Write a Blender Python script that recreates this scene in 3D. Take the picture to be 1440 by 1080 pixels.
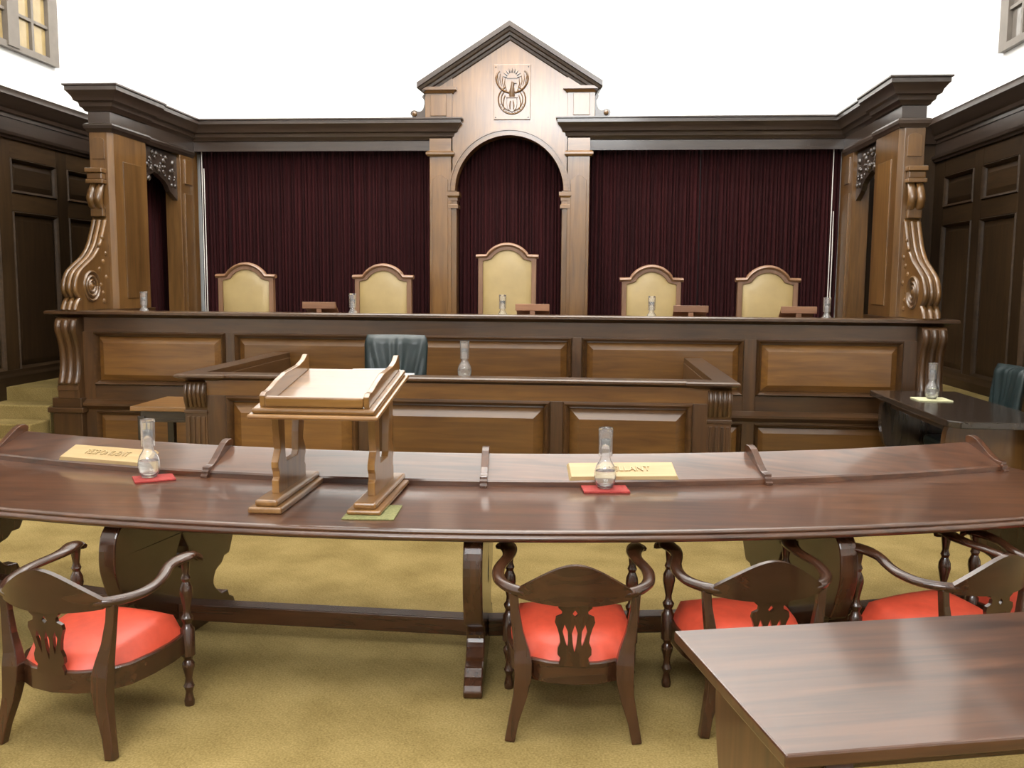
import bpy, bmesh, math, random
from mathutils import Vector, Matrix
from mathutils.geometry import tessellate_polygon
random.seed(7)
PI = math.pi
S = bpy.context.scene
C = S.collection
for o in list(bpy.data.objects):
    bpy.data.objects.remove(o)

# ------------------------------------------------------------------ camera
F, ROLL, PITCH, YAW = 1303.1, 0.0075, 0.1100, -0.0809
CAM = Vector((0.845, 0.0, 1.8))
fw = Vector((math.sin(YAW) * math.cos(PITCH), math.cos(YAW) * math.cos(PITCH), -math.sin(PITCH)))
rt = Vector((math.cos(YAW), -math.sin(YAW), 0))
up = rt.cross(fw)
r_ = rt * math.cos(ROLL) + up * math.sin(ROLL)
u_ = up * math.cos(ROLL) - rt * math.sin(ROLL)
cd = bpy.data.cameras.new('camera'); cam = bpy.data.objects.new('camera', cd); C.objects.link(cam)
cd.sensor_width = 36; cd.lens = 36 * F / 1440; cd.clip_end = 100; cd.clip_start = 0.05
m = Matrix((r_, u_, -fw)).transposed().to_4x4(); m.translation = CAM
cam.matrix_world = m
S.camera = cam

# ------------------------------------------------------------------ light
w = bpy.data.worlds.new('world'); S.world = w; w.use_nodes = True
w.node_tree.nodes['Background'].inputs[0].default_value = (1, .97, .93, 1)
w.node_tree.nodes['Background'].inputs[1].default_value = 0.3
S.view_settings.view_transform = 'Standard'; S.view_settings.look = 'None'
S.view_settings.gamma = 1; S.view_settings.use_curve_mapping = False
S.view_settings.exposure = -0.25
def area(name, loc, rot, sx, sy, power, col=(1, .975, .93)):
    l = bpy.data.lights.new(name, 'AREA'); l.shape = 'RECTANGLE'; l.size = sx; l.size_y = sy
    l.energy = power; l.color = col
    o = bpy.data.objects.new(name, l); C.objects.link(o); o.location = loc; o.rotation_euler = rot
    return o
# The fixed joinery of the court (walls, screen, bench, clerk box) is laid out in a drawing unit of 1.18 m whose
# datum lies 0.324 m under the carpet; loose furniture is in metres.
KU = 1.18; UX, UZ = -.152, -.324
FL = -UZ / KU                     # carpet level in drawing units
UNIT = False
def U(p): return (p[0] * KU + UX, p[1] * KU, p[2] * KU + UZ)
CEIL = 6.9
area('gallery_window_daylight', U((0, -3.9, 6.0)), (PI / 2, 0, 0), 4.6, 1.5, 820, (.97, .985, 1))
area('pendant_uplight_bench', U((0, 6.6, 5.9)), (PI, 0, 0), 6.0, 2.0, 560)  # unseen upward fill, added to brighten ceiling and upper walls
area('pendant_uplight_tables', U((0, 2.4, 5.9)), (PI, 0, 0), 6.0, 2.0, 460)  # second added upward fill, no fixture behind it
area('wall_wash_lamp', U((0, 8.3, 6.45)), (math.radians(52), 0, 0), 7.0, .5, 520)  # added fill that brightens the back wall for stronger reflections
area('ceiling_lamp_bench', U((0, 6.2, CEIL - .1)), (0, 0, 0), 6.0, 2.2, 90)
area('ceiling_lamp_tables', U((0, 2.0, CEIL - .1)), (0, 0, 0), 6.0, 2.2, 110)

# ------------------------------------------------------------------ materials
def nmat(name):
    m = bpy.data.materials.new(name); m.use_nodes = True
    nt = m.node_tree; b = nt.nodes['Principled BSDF']
    return m, nt, b
def plain(name, col, rough=.5, metal=0, spec=.5, coat=0, noise=0, nscale=20, bump=0, sheen=0):
    m, nt, b = nmat(name)
    b.inputs['Base Color'].default_value = (*col, 1); b.inputs['Roughness'].default_value = rough
    b.inputs['Metallic'].default_value = metal; b.inputs['Specular IOR Level'].default_value = spec
    b.inputs['Coat Weight'].default_value = coat
    if sheen:
        b.inputs['Sheen Weight'].default_value = sheen; b.inputs['Sheen Tint'].default_value = (*[min(1, c * 3 + .1) for c in col], 1)
    if noise or bump:
        tc = nt.nodes.new('ShaderNodeTexCoord'); n = nt.nodes.new('ShaderNodeTexNoise')
        n.inputs['Scale'].default_value = nscale; n.inputs['Detail'].default_value = 4
        nt.links.new(tc.outputs['Object'], n.inputs['Vector'])
        if noise:
            r = nt.nodes.new('ShaderNodeValToRGB')
            r.color_ramp.elements[0].position = .3; r.color_ramp.elements[1].position = .7
            r.color_ramp.elements[0].color = (*[c * (1 - noise) for c in col], 1)
            r.color_ramp.elements[1].color = (*[min(1, c * (1 + noise)) for c in col], 1)
            nt.links.new(n.outputs['Fac'], r.inputs[0]); nt.links.new(r.outputs[0], b.inputs['Base Color'])
        if bump:
            bp = nt.nodes.new('ShaderNodeBump'); bp.inputs['Strength'].default_value = bump; bp.inputs['Distance'].default_value = .01
            nt.links.new(n.outputs['Fac'], bp.inputs['Height']); nt.links.new(bp.outputs[0], b.inputs['Normal'])
    return m
def wood(name, dark, light, axis='X', rough=.32, coat=.25, var=.25, scale=1.0, coatr=.12, spec=.5):
    m, nt, b = nmat(name); N = nt.nodes; L = nt.links
    tc = N.new('ShaderNodeTexCoord'); mp = N.new('ShaderNodeMapping'); oi = N.new('ShaderNodeObjectInfo')
    s = {'X': (1.2, 14, 14), 'Y': (14, 1.2, 14), 'Z': (14, 14, 1.2)}[axis]
    mp.inputs['Scale'].default_value = [v * scale for v in s]
    cmb = N.new('ShaderNodeCombineXYZ'); mul = N.new('ShaderNodeMath'); mul.operation = 'MULTIPLY'; mul.inputs[1].default_value = 37
    L.new(oi.outputs['Random'], mul.inputs[0])
    for i in range(3): L.new(mul.outputs[0], cmb.inputs[i])
    L.new(cmb.outputs[0], mp.inputs['Location'])
    L.new(tc.outputs['Object'], mp.inputs['Vector'])
    n1 = N.new('ShaderNodeTexNoise'); n1.inputs['Scale'].default_value = 1.6; n1.inputs['Detail'].default_value = 6; n1.inputs['Distortion'].default_value = .6
    L.new(mp.outputs[0], n1.inputs['Vector'])
    n2 = N.new('ShaderNodeTexNoise'); n2.inputs['Scale'].default_value = 1.3; n2.inputs['Detail'].default_value = 2
    L.new(tc.outputs['Object'], n2.inputs['Vector'])
    mx = N.new('ShaderNodeMix'); mx.inputs[0].default_value = .35; L.new(n1.outputs['Fac'], mx.inputs[2]); L.new(n2.outputs['Fac'], mx.inputs[3])
    r = N.new('ShaderNodeValToRGB'); r.color_ramp.elements[0].position = .32; r.color_ramp.elements[1].position = .68
    r.color_ramp.elements[0].color = (*dark, 1); r.color_ramp.elements[1].color = (*light, 1)
    L.new(mx.outputs[0], r.inputs[0])
    mr = N.new('ShaderNodeMapRange'); mr.inputs['To Min'].default_value = 1 - var; mr.inputs['To Max'].default_value = 1 + var
    L.new(oi.outputs['Random'], mr.inputs['Value'])
    hs = N.new('ShaderNodeHueSaturation'); L.new(mr.outputs[0], hs.inputs['Value']); L.new(r.outputs[0], hs.inputs['Color'])
    L.new(hs.outputs[0], b.inputs['Base Color'])
    b.inputs['Roughness'].default_value = rough; b.inputs['Coat Weight'].default_value = coat; b.inputs['Coat Roughness'].default_value = coatr
    b.inputs['Specular IOR Level'].default_value = spec
    bp = N.new('ShaderNodeBump'); bp.inputs['Strength'].default_value = .01; bp.inputs['Distance'].default_value = .005
    L.new(n1.outputs['Fac'], bp.inputs['Height']); L.new(bp.outputs[0], b.inputs['Normal'])
    return m
def woods(base, dark, light, **k):
    return {a: wood(base + '_' + a.lower(), dark, light, a, **k) for a in 'XYZ'}
W_BENCH = woods('bench_wood', (.036, .016, .0055), (.090, .041, .0135), rough=.34, coat=.35)
W_PANEL = woods('panel_wood', (.085, .034, .0075), (.175, .080, .018), rough=.32, coat=.35)
W_WALL = woods('wall_wood', (.023, .0125, .0052), (.050, .027, .011), rough=.5, coat=.0, spec=.22)  # dark walnut, with the walls' shade put into the colour
W_SCREEN = woods('screen_wood', (.078, .036, .0105), (.170, .084, .025), rough=.28, coat=.65, coatr=.18)
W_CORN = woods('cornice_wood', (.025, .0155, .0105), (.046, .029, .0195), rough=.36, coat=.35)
W_TABLE = woods('table_mahogany', (.026, .009, .0048), (.120, .047, .021), rough=.29, coat=.6, coatr=.10, var=.12)
W_CHAIR = woods('chair_mahogany', (.022, .008, .004), (.060, .022, .009), rough=.26, coat=.4, var=.12)
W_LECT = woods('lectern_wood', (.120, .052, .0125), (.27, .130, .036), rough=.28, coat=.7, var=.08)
W_DARK = woods('dark_desk_wood', (.018, .012, .009), (.040, .027, .019), rough=.25, coat=.4)
W_LIGHTF = woods('judge_chair_oak', (0.1400, 0.0665, 0.0315), (0.2310, 0.1190, 0.0595), rough=.4, coat=.2, var=.08)
W_REST = woods('bookrest_wood', (0.1680, 0.0700, 0.0315), (0.2660, 0.1260, 0.0595), rough=.4, coat=.1)
W_PLATE = woods('nameplate_wood', (.36, .245, .11), (.46, .33, .165), rough=.45, coat=.1, var=.05)
LEATHER_CREAM = plain('cream_leather', (.37, .27, .115), .42, noise=.08, nscale=6, bump=.05)
LEATHER_GREEN = plain('green_leather', (.010, .0185, .019), .38, coat=.0, noise=.15, nscale=9, bump=.08)
RED_SEAT = plain('red_leather', (.52, .062, .030), .42, noise=.08, nscale=30, bump=.06)
RED_FELT = plain('red_felt', (.30, .032, .026), .9, noise=.2, nscale=80, bump=.3)
GREEN_FELT = plain('green_felt', (.20, .195, .075), .9, noise=.25, nscale=80, bump=.3)
DOILY = plain('cream_mat', (.62, .60, .36), .9, noise=.1, nscale=60)
PAPER = plain('white_paper', (.85, .85, .83), .7)
BRASS = plain('brass_nail', (.6, .42, .16), .3, metal=1)
CORD = plain('white_cord', (.75, .72, .66), .5)
BLACK = plain('black_paint', (.012, .011, .011), .5)
WHITE = plain('white_plaster', (.88, .88, .87), .85, noise=.02, nscale=3, bump=.03)
STEEL = plain('steel', (.35, .35, .36), .3, metal=1)
WINFRAME = plain('window_frame_paint', (.17, .145, .12), .5, noise=.1, nscale=8)
WINPANE = plain('amber_glass', (.36, .265, .12), .12, coat=.5, noise=.15, nscale=5)
WINPANE_R = plain('grey_glass', (.16, .14, .12), .12, coat=.5, noise=.15, nscale=5)
def velvet():
    m, nt, b = nmat('maroon_velvet'); N = nt.nodes; L = nt.links
    tc = N.new('ShaderNodeTexCoord'); mp = N.new('ShaderNodeMapping'); mp.inputs['Scale'].default_value = (30, 30, .6)
    n = N.new('ShaderNodeTexNoise'); n.inputs['Scale'].default_value = 1; n.inputs['Detail'].default_value = 5
    L.new(tc.outputs['Object'], mp.inputs[0]); L.new(mp.outputs[0], n.inputs['Vector'])
    r = N.new('ShaderNodeValToRGB'); r.color_ramp.elements[0].position = .3; r.color_ramp.elements[1].position = .7
    r.color_ramp.elements[0].color = (.011, .0021, .0026, 1); r.color_ramp.elements[1].color = (.032, .0050, .0058, 1)
    L.new(n.outputs['Fac'], r.inputs[0]); L.new(r.outputs[0], b.inputs['Base Color'])
    b.inputs['Roughness'].default_value = .9; b.inputs['Specular IOR Level'].default_value = .15
    b.inputs['Sheen Weight'].default_value = 0; b.inputs['Sheen Tint'].default_value = (.5, .12, .12, 1)
    return m
VELVET = velvet()
def carpet():
    m, nt, b = nmat('olive_carpet'); N = nt.nodes; L = nt.links
    tc = N.new('ShaderNodeTexCoord')
    n = N.new('ShaderNodeTexNoise'); n.inputs['Scale'].default_value = 110; n.inputs['Detail'].default_value = 3
    n2 = N.new('ShaderNodeTexNoise'); n2.inputs['Scale'].default_value = 3.2; n2.inputs['Detail'].default_value = 6
    wv = N.new('ShaderNodeTexWave'); wv.inputs['Scale'].default_value = 9; wv.inputs['Distortion'].default_value = 2.5; wv.inputs['Detail'].default_value = 2
    wv.bands_direction = 'DIAGONAL'
    for x in (n, n2, wv): L.new(tc.outputs['Object'], x.inputs['Vector'])
    a = N.new('ShaderNodeMix'); a.inputs[0].default_value = .025; L.new(n.outputs['Fac'], a.inputs[2]); L.new(wv.outputs['Fac'], a.inputs[3])
    c = N.new('ShaderNodeMix'); c.inputs[0].default_value = .42; L.new(a.outputs[0], c.inputs[2]); L.new(n2.outputs['Fac'], c.inputs[3])
    r = N.new('ShaderNodeValToRGB'); r.color_ramp.elements[0].position = .30; r.color_ramp.elements[1].position = .70
    r.color_ramp.elements[0].color = (.135, .092, .026, 1); r.color_ramp.elements[1].color = (.345, .255, .100, 1)
    L.new(c.outputs[0], r.inputs[0]); L.new(r.outputs[0], b.inputs['Base Color'])
    b.inputs['Roughness'].default_value = .95; b.inputs['Specular IOR Level'].default_value = .1
    bp = N.new('ShaderNodeBump'); bp.inputs['Strength'].default_value = .5; bp.inputs['Distance'].default_value = .006
    L.new(n.outputs['Fac'], bp.inputs['Height']); L.new(bp.outputs[0], b.inputs['Normal'])
    return m
CARPET = carpet()
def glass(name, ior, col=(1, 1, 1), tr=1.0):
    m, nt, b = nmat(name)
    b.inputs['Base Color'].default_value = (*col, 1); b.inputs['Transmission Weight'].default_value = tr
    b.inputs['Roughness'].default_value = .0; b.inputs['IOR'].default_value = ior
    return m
GLASS = glass('clear_glass', 1.48, tr=.94); WATER = glass('water', 1.33, (.96, .98, .93))  # small white diffuse share stands in for highlights on the glass

# ------------------------------------------------------------------ mesh builder
def children(o): return list(o.children)
class MB:
    def __init__(s): s.v = []; s.f = []
    def add(s, vs, fs):
        k = len(s.v); s.v += [tuple(p) for p in vs]; s.f += [[i + k for i in f] for f in fs]; return s
    def box(s, x0, x1, y0, y1, z0, z1):
        x0, x1 = min(x0, x1), max(x0, x1); y0, y1 = min(y0, y1), max(y0, y1); z0, z1 = min(z0, z1), max(z0, z1)
        return s.add([(x0, y0, z0), (x1, y0, z0), (x1, y1, z0), (x0, y1, z0), (x0, y0, z1), (x1, y0, z1), (x1, y1, z1), (x0, y1, z1)],
                     [(0, 3, 2, 1), (4, 5, 6, 7), (0, 1, 5, 4), (1, 2, 6, 5), (2, 3, 7, 6), (3, 0, 4, 7)])
    def prism(s, poly, a, b, to3, holes=()):
        """poly: list of 2-D points; to3(u, v, t) -> 3-D point; extruded from t=a to t=b"""
        loops = [list(poly)] + [list(h) for h in holes]
        flat = [p for l in loops for p in l]; n = len(flat)
        tris = tessellate_polygon([[Vector((p[0], p[1], 0)) for p in l] for l in loops])
        vs = [to3(p[0], p[1], a) for p in flat] + [to3(p[0], p[1], b) for p in flat]
        fs = [tuple(t) for t in tris] + [tuple(i + n for i in reversed(t)) for t in tris]
        k = 0
        for l in loops:
            q = len(l)
            for i in range(q):
                j = (i + 1) % q
                fs.append((k + i, k + j, n + k + j, n + k + i))
            k += q
        return s.add(vs, fs)
    def sweep(s, prof, path, closed=False, cap=True):
        """prof: [(out, z)] ; path: [(x, y)], out is to the right of travel; mitred"""
        n = len(path); q = len(prof); vs = []; fs = []
        for i in range(n):
            p = Vector(path[i])
            d0 = (p - Vector(path[i - 1])).normalized() if (i > 0 or closed) else None
            d1 = (Vector(path[(i + 1) % n]) - p).normalized() if (i < n - 1 or closed) else None
            if d0 is None: d0 = d1
            if d1 is None: d1 = d0
            n0 = Vector((d0.y, -d0.x)); n1 = Vector((d1.y, -d1.x))
            mi = n0 + n1
            if mi.length < 1e-6: mi = n0.copy()
            mi = mi / max(mi.dot(n0), .2)
            for (o, z) in prof: vs.append((p.x + mi.x * o, p.y + mi.y * o, z))
        for i in range(n if closed else n - 1):
            a = i * q; b = ((i + 1) % n) * q
            for j in range(q):
                k = (j + 1) % q
                fs.append((a + j, a + k, b + k, b + j))
        if cap and not closed:
            fs.append(tuple(range(q))); fs.append(tuple((n - 1) * q + j for j in reversed(range(q))))
        return s.add(vs, fs)
    def lathe(s, prof, c=(0, 0, 0), n=20, axis='Z', cap=True):
        vs = []; fs = []; q = len(prof)
        for (r, z) in prof:
            for i in range(n):
                a = 2 * PI * i / n
                p = (r * math.cos(a), r * math.sin(a), z)
                if axis == 'Y': p = (p[0], z, p[1])
                if axis == 'X': p = (z, p[0], p[1])
                vs.append((c[0] + p[0], c[1] + p[1], c[2] + p[2]))
        for j in range(q - 1):
            for i in range(n):
                k = (i + 1) % n
                fs.append((j * n + i, j * n + k, (j + 1) * n + k, (j + 1) * n + i))
        if cap:
            if prof[0][0] > 1e-5: fs.append(tuple(range(n)))
            if prof[-1][0] > 1e-5: fs.append(tuple((q - 1) * n + i for i in range(n)))
        return s.add(vs, fs)
    def tube(s, pts, sizes, n=8, side=None, square=False):
        """pts 3-D, sizes [(w, h)] half sizes along side-vector and binormal"""
        vs = []; fs = []; m_ = len(pts); P = [Vector(p) for p in pts]
        for i in range(m_):
            d = (P[min(i + 1, m_ - 1)] - P[max(i - 1, 0)]).normalized()
            sd = Vector(side) if side is not None else (Vector((0, 0, 1)) if abs(d.z) < .9 else Vector((0, 1, 0)))
            bi = d.cross(sd).normalized(); sv = bi.cross(d).normalized()
            w_, h_ = sizes[i]
            for k in range(n):
                if square:
                    cx, cy = [(1, 1), (-1, 1), (-1, -1), (1, -1)][k]
                else:
                    cx, cy = math.cos(2 * PI * k / n), math.sin(2 * PI * k / n)
                vs.append(P[i] + sv * cx * w_ + bi * cy * h_)
        for i in range(m_ - 1):
            for k in range(n):
                j = (k + 1) % n
                fs.append((i * n + k, i * n + j, (i + 1) * n + j, (i + 1) * n + k))
        fs.append(tuple(range(n))); fs.append(tuple((m_ - 1) * n + k for k in reversed(range(n))))
        return s.add(vs, fs)
    def mirror_x(s):
        s.v = [(-x, y, z) for x, y, z in s.v]; s.f = [list(reversed(f)) for f in s.f]; return s
    def build(s, name, mat, parent=None, world=True, bevel=0, smooth=None, kind=None):
        me = bpy.data.meshes.new(name)
        vs = s.v
        if UNIT: vs = [U(p) for p in vs] if world else [(x * KU, y * KU, z * KU) for x, y, z in vs]
        if parent is not None and world:
            inv = WM[parent.name].inverted()
            vs = [tuple(inv @ Vector(p)) for p in vs]
        me.from_pydata(vs, [], s.f)
        bm = bmesh.new(); bm.from_mesh(me)
        bmesh.ops.recalc_face_normals(bm, faces=bm.faces); bm.to_mesh(me); bm.free()
        if smooth is not None:
            for p in me.polygons: p.use_smooth = True
            me.set_sharp_from_angle(angle=math.radians(smooth))
        me.materials.append(mat)
        o = bpy.data.objects.new(name, me); C.objects.link(o)
        if parent is not None:
            o.parent = parent
            WM[o.name] = WM[parent.name]
        else:
            WM[o.name] = Matrix.Identity(4)
        if bevel:
            b = o.modifiers.new('bevel', 'BEVEL'); b.width = bevel; b.segments = 2; b.limit_method = 'ANGLE'; b.angle_limit = math.radians(40)
        if kind: o['kind'] = kind
        return o
WM = {}
def tag(o, label, cat, group=None):
    o['label'] = label; o['category'] = cat
    if group: o['group'] = group
    return o
def thing(name, label, cat, loc=(0, 0, 0), rz=0, group=None):
    if UNIT: loc = U(loc)
    o = bpy.data.objects.new(name, None); C.objects.link(o); o.location = loc; o.rotation_euler = (0, 0, rz)
    o.empty_display_size = .1
    WM[o.name] = Matrix.Translation(Vector(loc)) @ Matrix.Rotation(rz, 4, 'Z')
    return tag(o, label, cat, group)
def dup(root, loc, rz, label, group=None):
    r = root.copy(); C.objects.link(r); r.location = loc; r.rotation_euler = (0, 0, rz); r['label'] = label
    if group: r['group'] = group
    def rec(src, dst):
        for ch in children(src):
            c = ch.copy(); C.objects.link(c); c.parent = dst
            rec(ch, c)
    rec(root, r)
    return r
def struct(o): o['kind'] = 'structure'; return o
XZ = lambda u, v, t: (u, t, v)      # polygon in x-z, thickness along y
YZ = lambda u, v, t: (t, u, v)      # polygon in y-z, thickness along x
XY = lambda u, v, t: (u, v, t)
def catmull(pts, n=6):
    P = [Vector(p) for p in pts]; out = []
    for i in range(len(P) - 1):
        p0 = P[max(i - 1, 0)]; p1 = P[i]; p2 = P[i + 1]; p3 = P[min(i + 2, len(P) - 1)]
        for k in range(n):
            t = k / n
            out.append(.5 * ((2 * p1) + (p2 - p0) * t + (2 * p0 - 5 * p1 + 4 * p2 - p3) * t * t + (3 * p1 - p0 - 3 * p2 + p3) * t ** 3))
    out.append(P[-1]); return [tuple(p) for p in out]
def raised_panel(u0, u1, v0, v1, to3, base, proud, bev):
    """raised field: rectangle on plane t=base with sloping margins to t=proud"""
    mb = MB()
    o = [(u0, v0), (u1, v0), (u1, v1), (u0, v1)]
    i1 = [(u0 + bev, v0 + bev), (u1 - bev, v0 + bev), (u1 - bev, v1 - bev), (u0 + bev, v1 - bev)]
    back = base - (proud - base)
    vs = [to3(a, b, back) for a, b in o] + [to3(a, b, base) for a, b in o] + [to3(a, b, proud) for a, b in i1]
    fs = [(0, 1, 2, 3), (8, 9, 10, 11)]
    for k in range(4):
        j = (k + 1) % 4
        fs += [(k, j, 4 + j, 4 + k), (4 + k, 4 + j, 8 + j, 8 + k)]
    return mb.add(vs, fs)
def frame_mould(u0, u1, v0, v1, to3, t0, t1, wd):
    """moulding frame round a panel: ring of width wd (inside), rounded ridge from t0 to t1"""
    mb = MB()
    prof = [(0, t0), (0, t0 + (t1 - t0) * .55), (wd * .3, t1), (wd * .6, t0 + (t1 - t0) * .75), (wd, t0 + (t1 - t0) * .2), (wd, t0)]
    vs = []; q = len(prof)
    for (su, sv) in ((0, 0), (1, 0), (1, 1), (0, 1)):
        for (o, t) in prof:
            vs.append(to3(u0 + o if su == 0 else u1 - o, v0 + o if sv == 0 else v1 - o, t))
    fs = []
    for c in range(4):
        d = (c + 1) % 4
        for j in range(q):
            k = (j + 1) % q
            fs.append((c * q + j, c * q + k, d * q + k, d * q + j))
    return mb.add(vs, fs)
def arc(cx, cy, r, a0, a1, n):
    return [(cx + r * math.cos(math.radians(a0 + (a1 - a0) * i / n)), cy + r * math.sin(math.radians(a0 + (a1 - a0) * i / n))) for i in range(n + 1)]

# ------------------------------------------------------------------ room shell
BACK = 10.15; SIDE = 4.46; REAR = -4.0; PLAT = .82
UNIT = True
struct(MB().box(-SIDE - .2, SIDE + .2, REAR - .2, BACK + .2, FL - .08, FL).build('floor', CARPET))
struct(MB().box(-SIDE - .2, SIDE + .2, REAR - .2, BACK + .2, CEIL, CEIL + .1).build('ceiling', WHITE))
wb = struct(MB().box(-SIDE - .2, SIDE + .2, BACK, BACK + .15, FL, CEIL).build('wall_back', WHITE))
struct(MB().box(-SIDE - .2, SIDE + .2, REAR - .15, REAR, FL, CEIL).build('wall_front', WHITE))
for sg in (-1, 1):
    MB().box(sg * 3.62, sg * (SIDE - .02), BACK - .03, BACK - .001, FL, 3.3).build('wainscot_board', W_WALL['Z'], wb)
    cm = MB().sweep([(0, 3.24), (.05, 3.24), (.085, 3.31), (.135, 3.38), (.165, 3.41), (.165, 3.455), (.17, 3.465), (0, 3.465)], [(-SIDE + .02, BACK - .02), (-3.6, BACK - .02)])
    if sg > 0: cm.mirror_x()
    cm.build('cornice', W_CORN['X'], wb, smooth=30)
PCOLS = [(5.40, 6.14), (6.33, 7.06), (7.255, 7.99), (8.185, 8.92), (9.11, 9.84)]
for sg, nm in ((-1, 'left'), (1, 'right')):
    wl = struct(MB().box(sg * SIDE, sg * (SIDE + .15), REAR, BACK, FL, CEIL).build('wall_' + nm, WHITE))
    WM[wl.name] = Matrix.Identity(4)
    T = lambda u, v, t, sg=sg: (sg * (SIDE - t), u, v)
    # panelled wainscot
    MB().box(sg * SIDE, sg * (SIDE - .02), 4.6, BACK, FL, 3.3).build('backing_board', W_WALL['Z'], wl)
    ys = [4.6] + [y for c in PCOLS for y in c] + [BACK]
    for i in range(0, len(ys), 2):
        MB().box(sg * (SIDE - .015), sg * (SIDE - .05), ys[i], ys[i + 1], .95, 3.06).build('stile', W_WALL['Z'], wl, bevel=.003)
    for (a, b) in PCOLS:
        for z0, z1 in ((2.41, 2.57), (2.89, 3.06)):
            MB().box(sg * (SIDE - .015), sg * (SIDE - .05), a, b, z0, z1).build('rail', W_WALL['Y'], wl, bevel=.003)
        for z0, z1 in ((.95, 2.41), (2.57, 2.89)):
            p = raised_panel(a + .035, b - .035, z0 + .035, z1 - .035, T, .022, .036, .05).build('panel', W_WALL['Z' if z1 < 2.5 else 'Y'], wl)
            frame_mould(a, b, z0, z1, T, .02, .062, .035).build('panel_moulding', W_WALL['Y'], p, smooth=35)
    MB().box(sg * (SIDE - .015), sg * (SIDE - .06), 4.6, BACK, 3.10, 3.26).build('frieze', W_CORN['Y'], wl)
    path = [(sg * (SIDE - .02), BACK), (sg * (SIDE - .02), 4.6)] if sg < 0 else [(sg * (SIDE - .02), 4.6), (sg * (SIDE - .02), BACK)]
    path = path if sg < 0 else path
    pr = [(0, 3.24), (.05, 3.24), (.05, 3.27), (.075, 3.28), (.085, 3.31), (.11, 3.33), (.135, 3.38), (.165, 3.41), (.165, 3.455), (.17, 3.465), (0, 3.465)]
    # out must point into the room
    pth = [(-(SIDE - .02), 4.6), (-(SIDE - .02), BACK)]
    cm = MB().sweep(pr, pth)
    if sg > 0: cm.mirror_x()
    cm.build('cornice', W_CORN['Y'], wl, smooth=30)
    cm = MB().sweep([(0, 3.055), (.05, 3.055), (.055, 3.075), (.075, 3.085), (.08, 3.11), (.055, 3.115), (.055, 3.125), (0, 3.125)], pth)
    if sg > 0: cm.mirror_x()
    cm.build('picture_rail', W_CORN['Y'], wl, smooth=30)
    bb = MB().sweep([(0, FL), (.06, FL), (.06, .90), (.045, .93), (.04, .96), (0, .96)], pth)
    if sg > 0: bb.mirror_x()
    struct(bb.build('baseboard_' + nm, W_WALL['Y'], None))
    # high casement window
    wy0, wy1, wz0, wz1 = (6.3, 9.07, 3.87, 5.7) if sg < 0 else (6.3, 8.76, 3.83, 5.7)
    win = struct(MB().prism([(wy0, wz0), (wy1, wz0), (wy1, wz1), (wy0, wz1)], -.0, .05, T,
                     holes=[[(wy0 + .07, wz0 + .06), (wy1 - .16, wz0 + .06), (wy1 - .16, wz1 - .06), (wy0 + .07, wz1 - .06)]]).build('window_%d' % (1 if sg < 0 else 2), WINFRAME))
    pane_m = WINPANE if sg < 0 else WINPANE_R
    MB().box(sg * SIDE, sg * (SIDE - .005), wy0 + .06, wy1 - .15, wz0 + .05, wz1 - .05).build('glass_backing', pane_m, win)
    # casements: each of two columns by rows of panes between glazing bars
    ca = wy1 - .16; cw = .50; gap = .17
    k = 0
    while ca - cw > wy0:
        y1c, y0c = ca, ca - cw
        MB().box(sg * SIDE, sg * (SIDE - .065), y0c - gap, y0c, wz0 + .02, wz1 - .05).build('mullion', WINFRAME, win, bevel=.004)
        ymid = (y0c + y1c) / 2
        MB().box(sg * SIDE, sg * (SIDE - .04), ymid - .018, ymid + .018, wz0 + .05, wz1 - .05).build('glazing_bar', WINFRAME, win)
        z = wz0 + .06; row = .28
        while z < wz1 - .1:
            for (a, b) in ((y0c, ymid - .018), (ymid + .018, y1c)):
                MB().box(sg * (SIDE - .004), sg * (SIDE - .012), a + .005, b - .005, z + .01, min(z + row, wz1 - .06) - .02).build('pane', pane_m, win)
            MB().box(sg * SIDE, sg * (SIDE - .038), y0c, y1c, z + row - .016, z + row + .012).build('glazing_bar', WINFRAME, win)
            z += row
        ca = y0c - gap
# judges' platform and the carpeted steps beside the bench
struct(MB().box(-SIDE + .06, SIDE - .06, 7.92, BACK, FL, PLAT).build('platform', CARPET))
for sg in (-1, 1):
    st = MB()
    root = None
    for k in range(4):
        z1 = PLAT - .12 * (k + 1); y1 = 7.92 - .3 * k; y0 = y1 - .3
        mb = MB().box(sg * 3.80, sg * (SIDE - .06), y0, y1, FL, z1)
        if root is None:
            root = struct(mb.build('carpeted_steps', CARPET, bevel=.015))
        else:
            mb.build('step', CARPET, root, bevel=.015)

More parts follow.
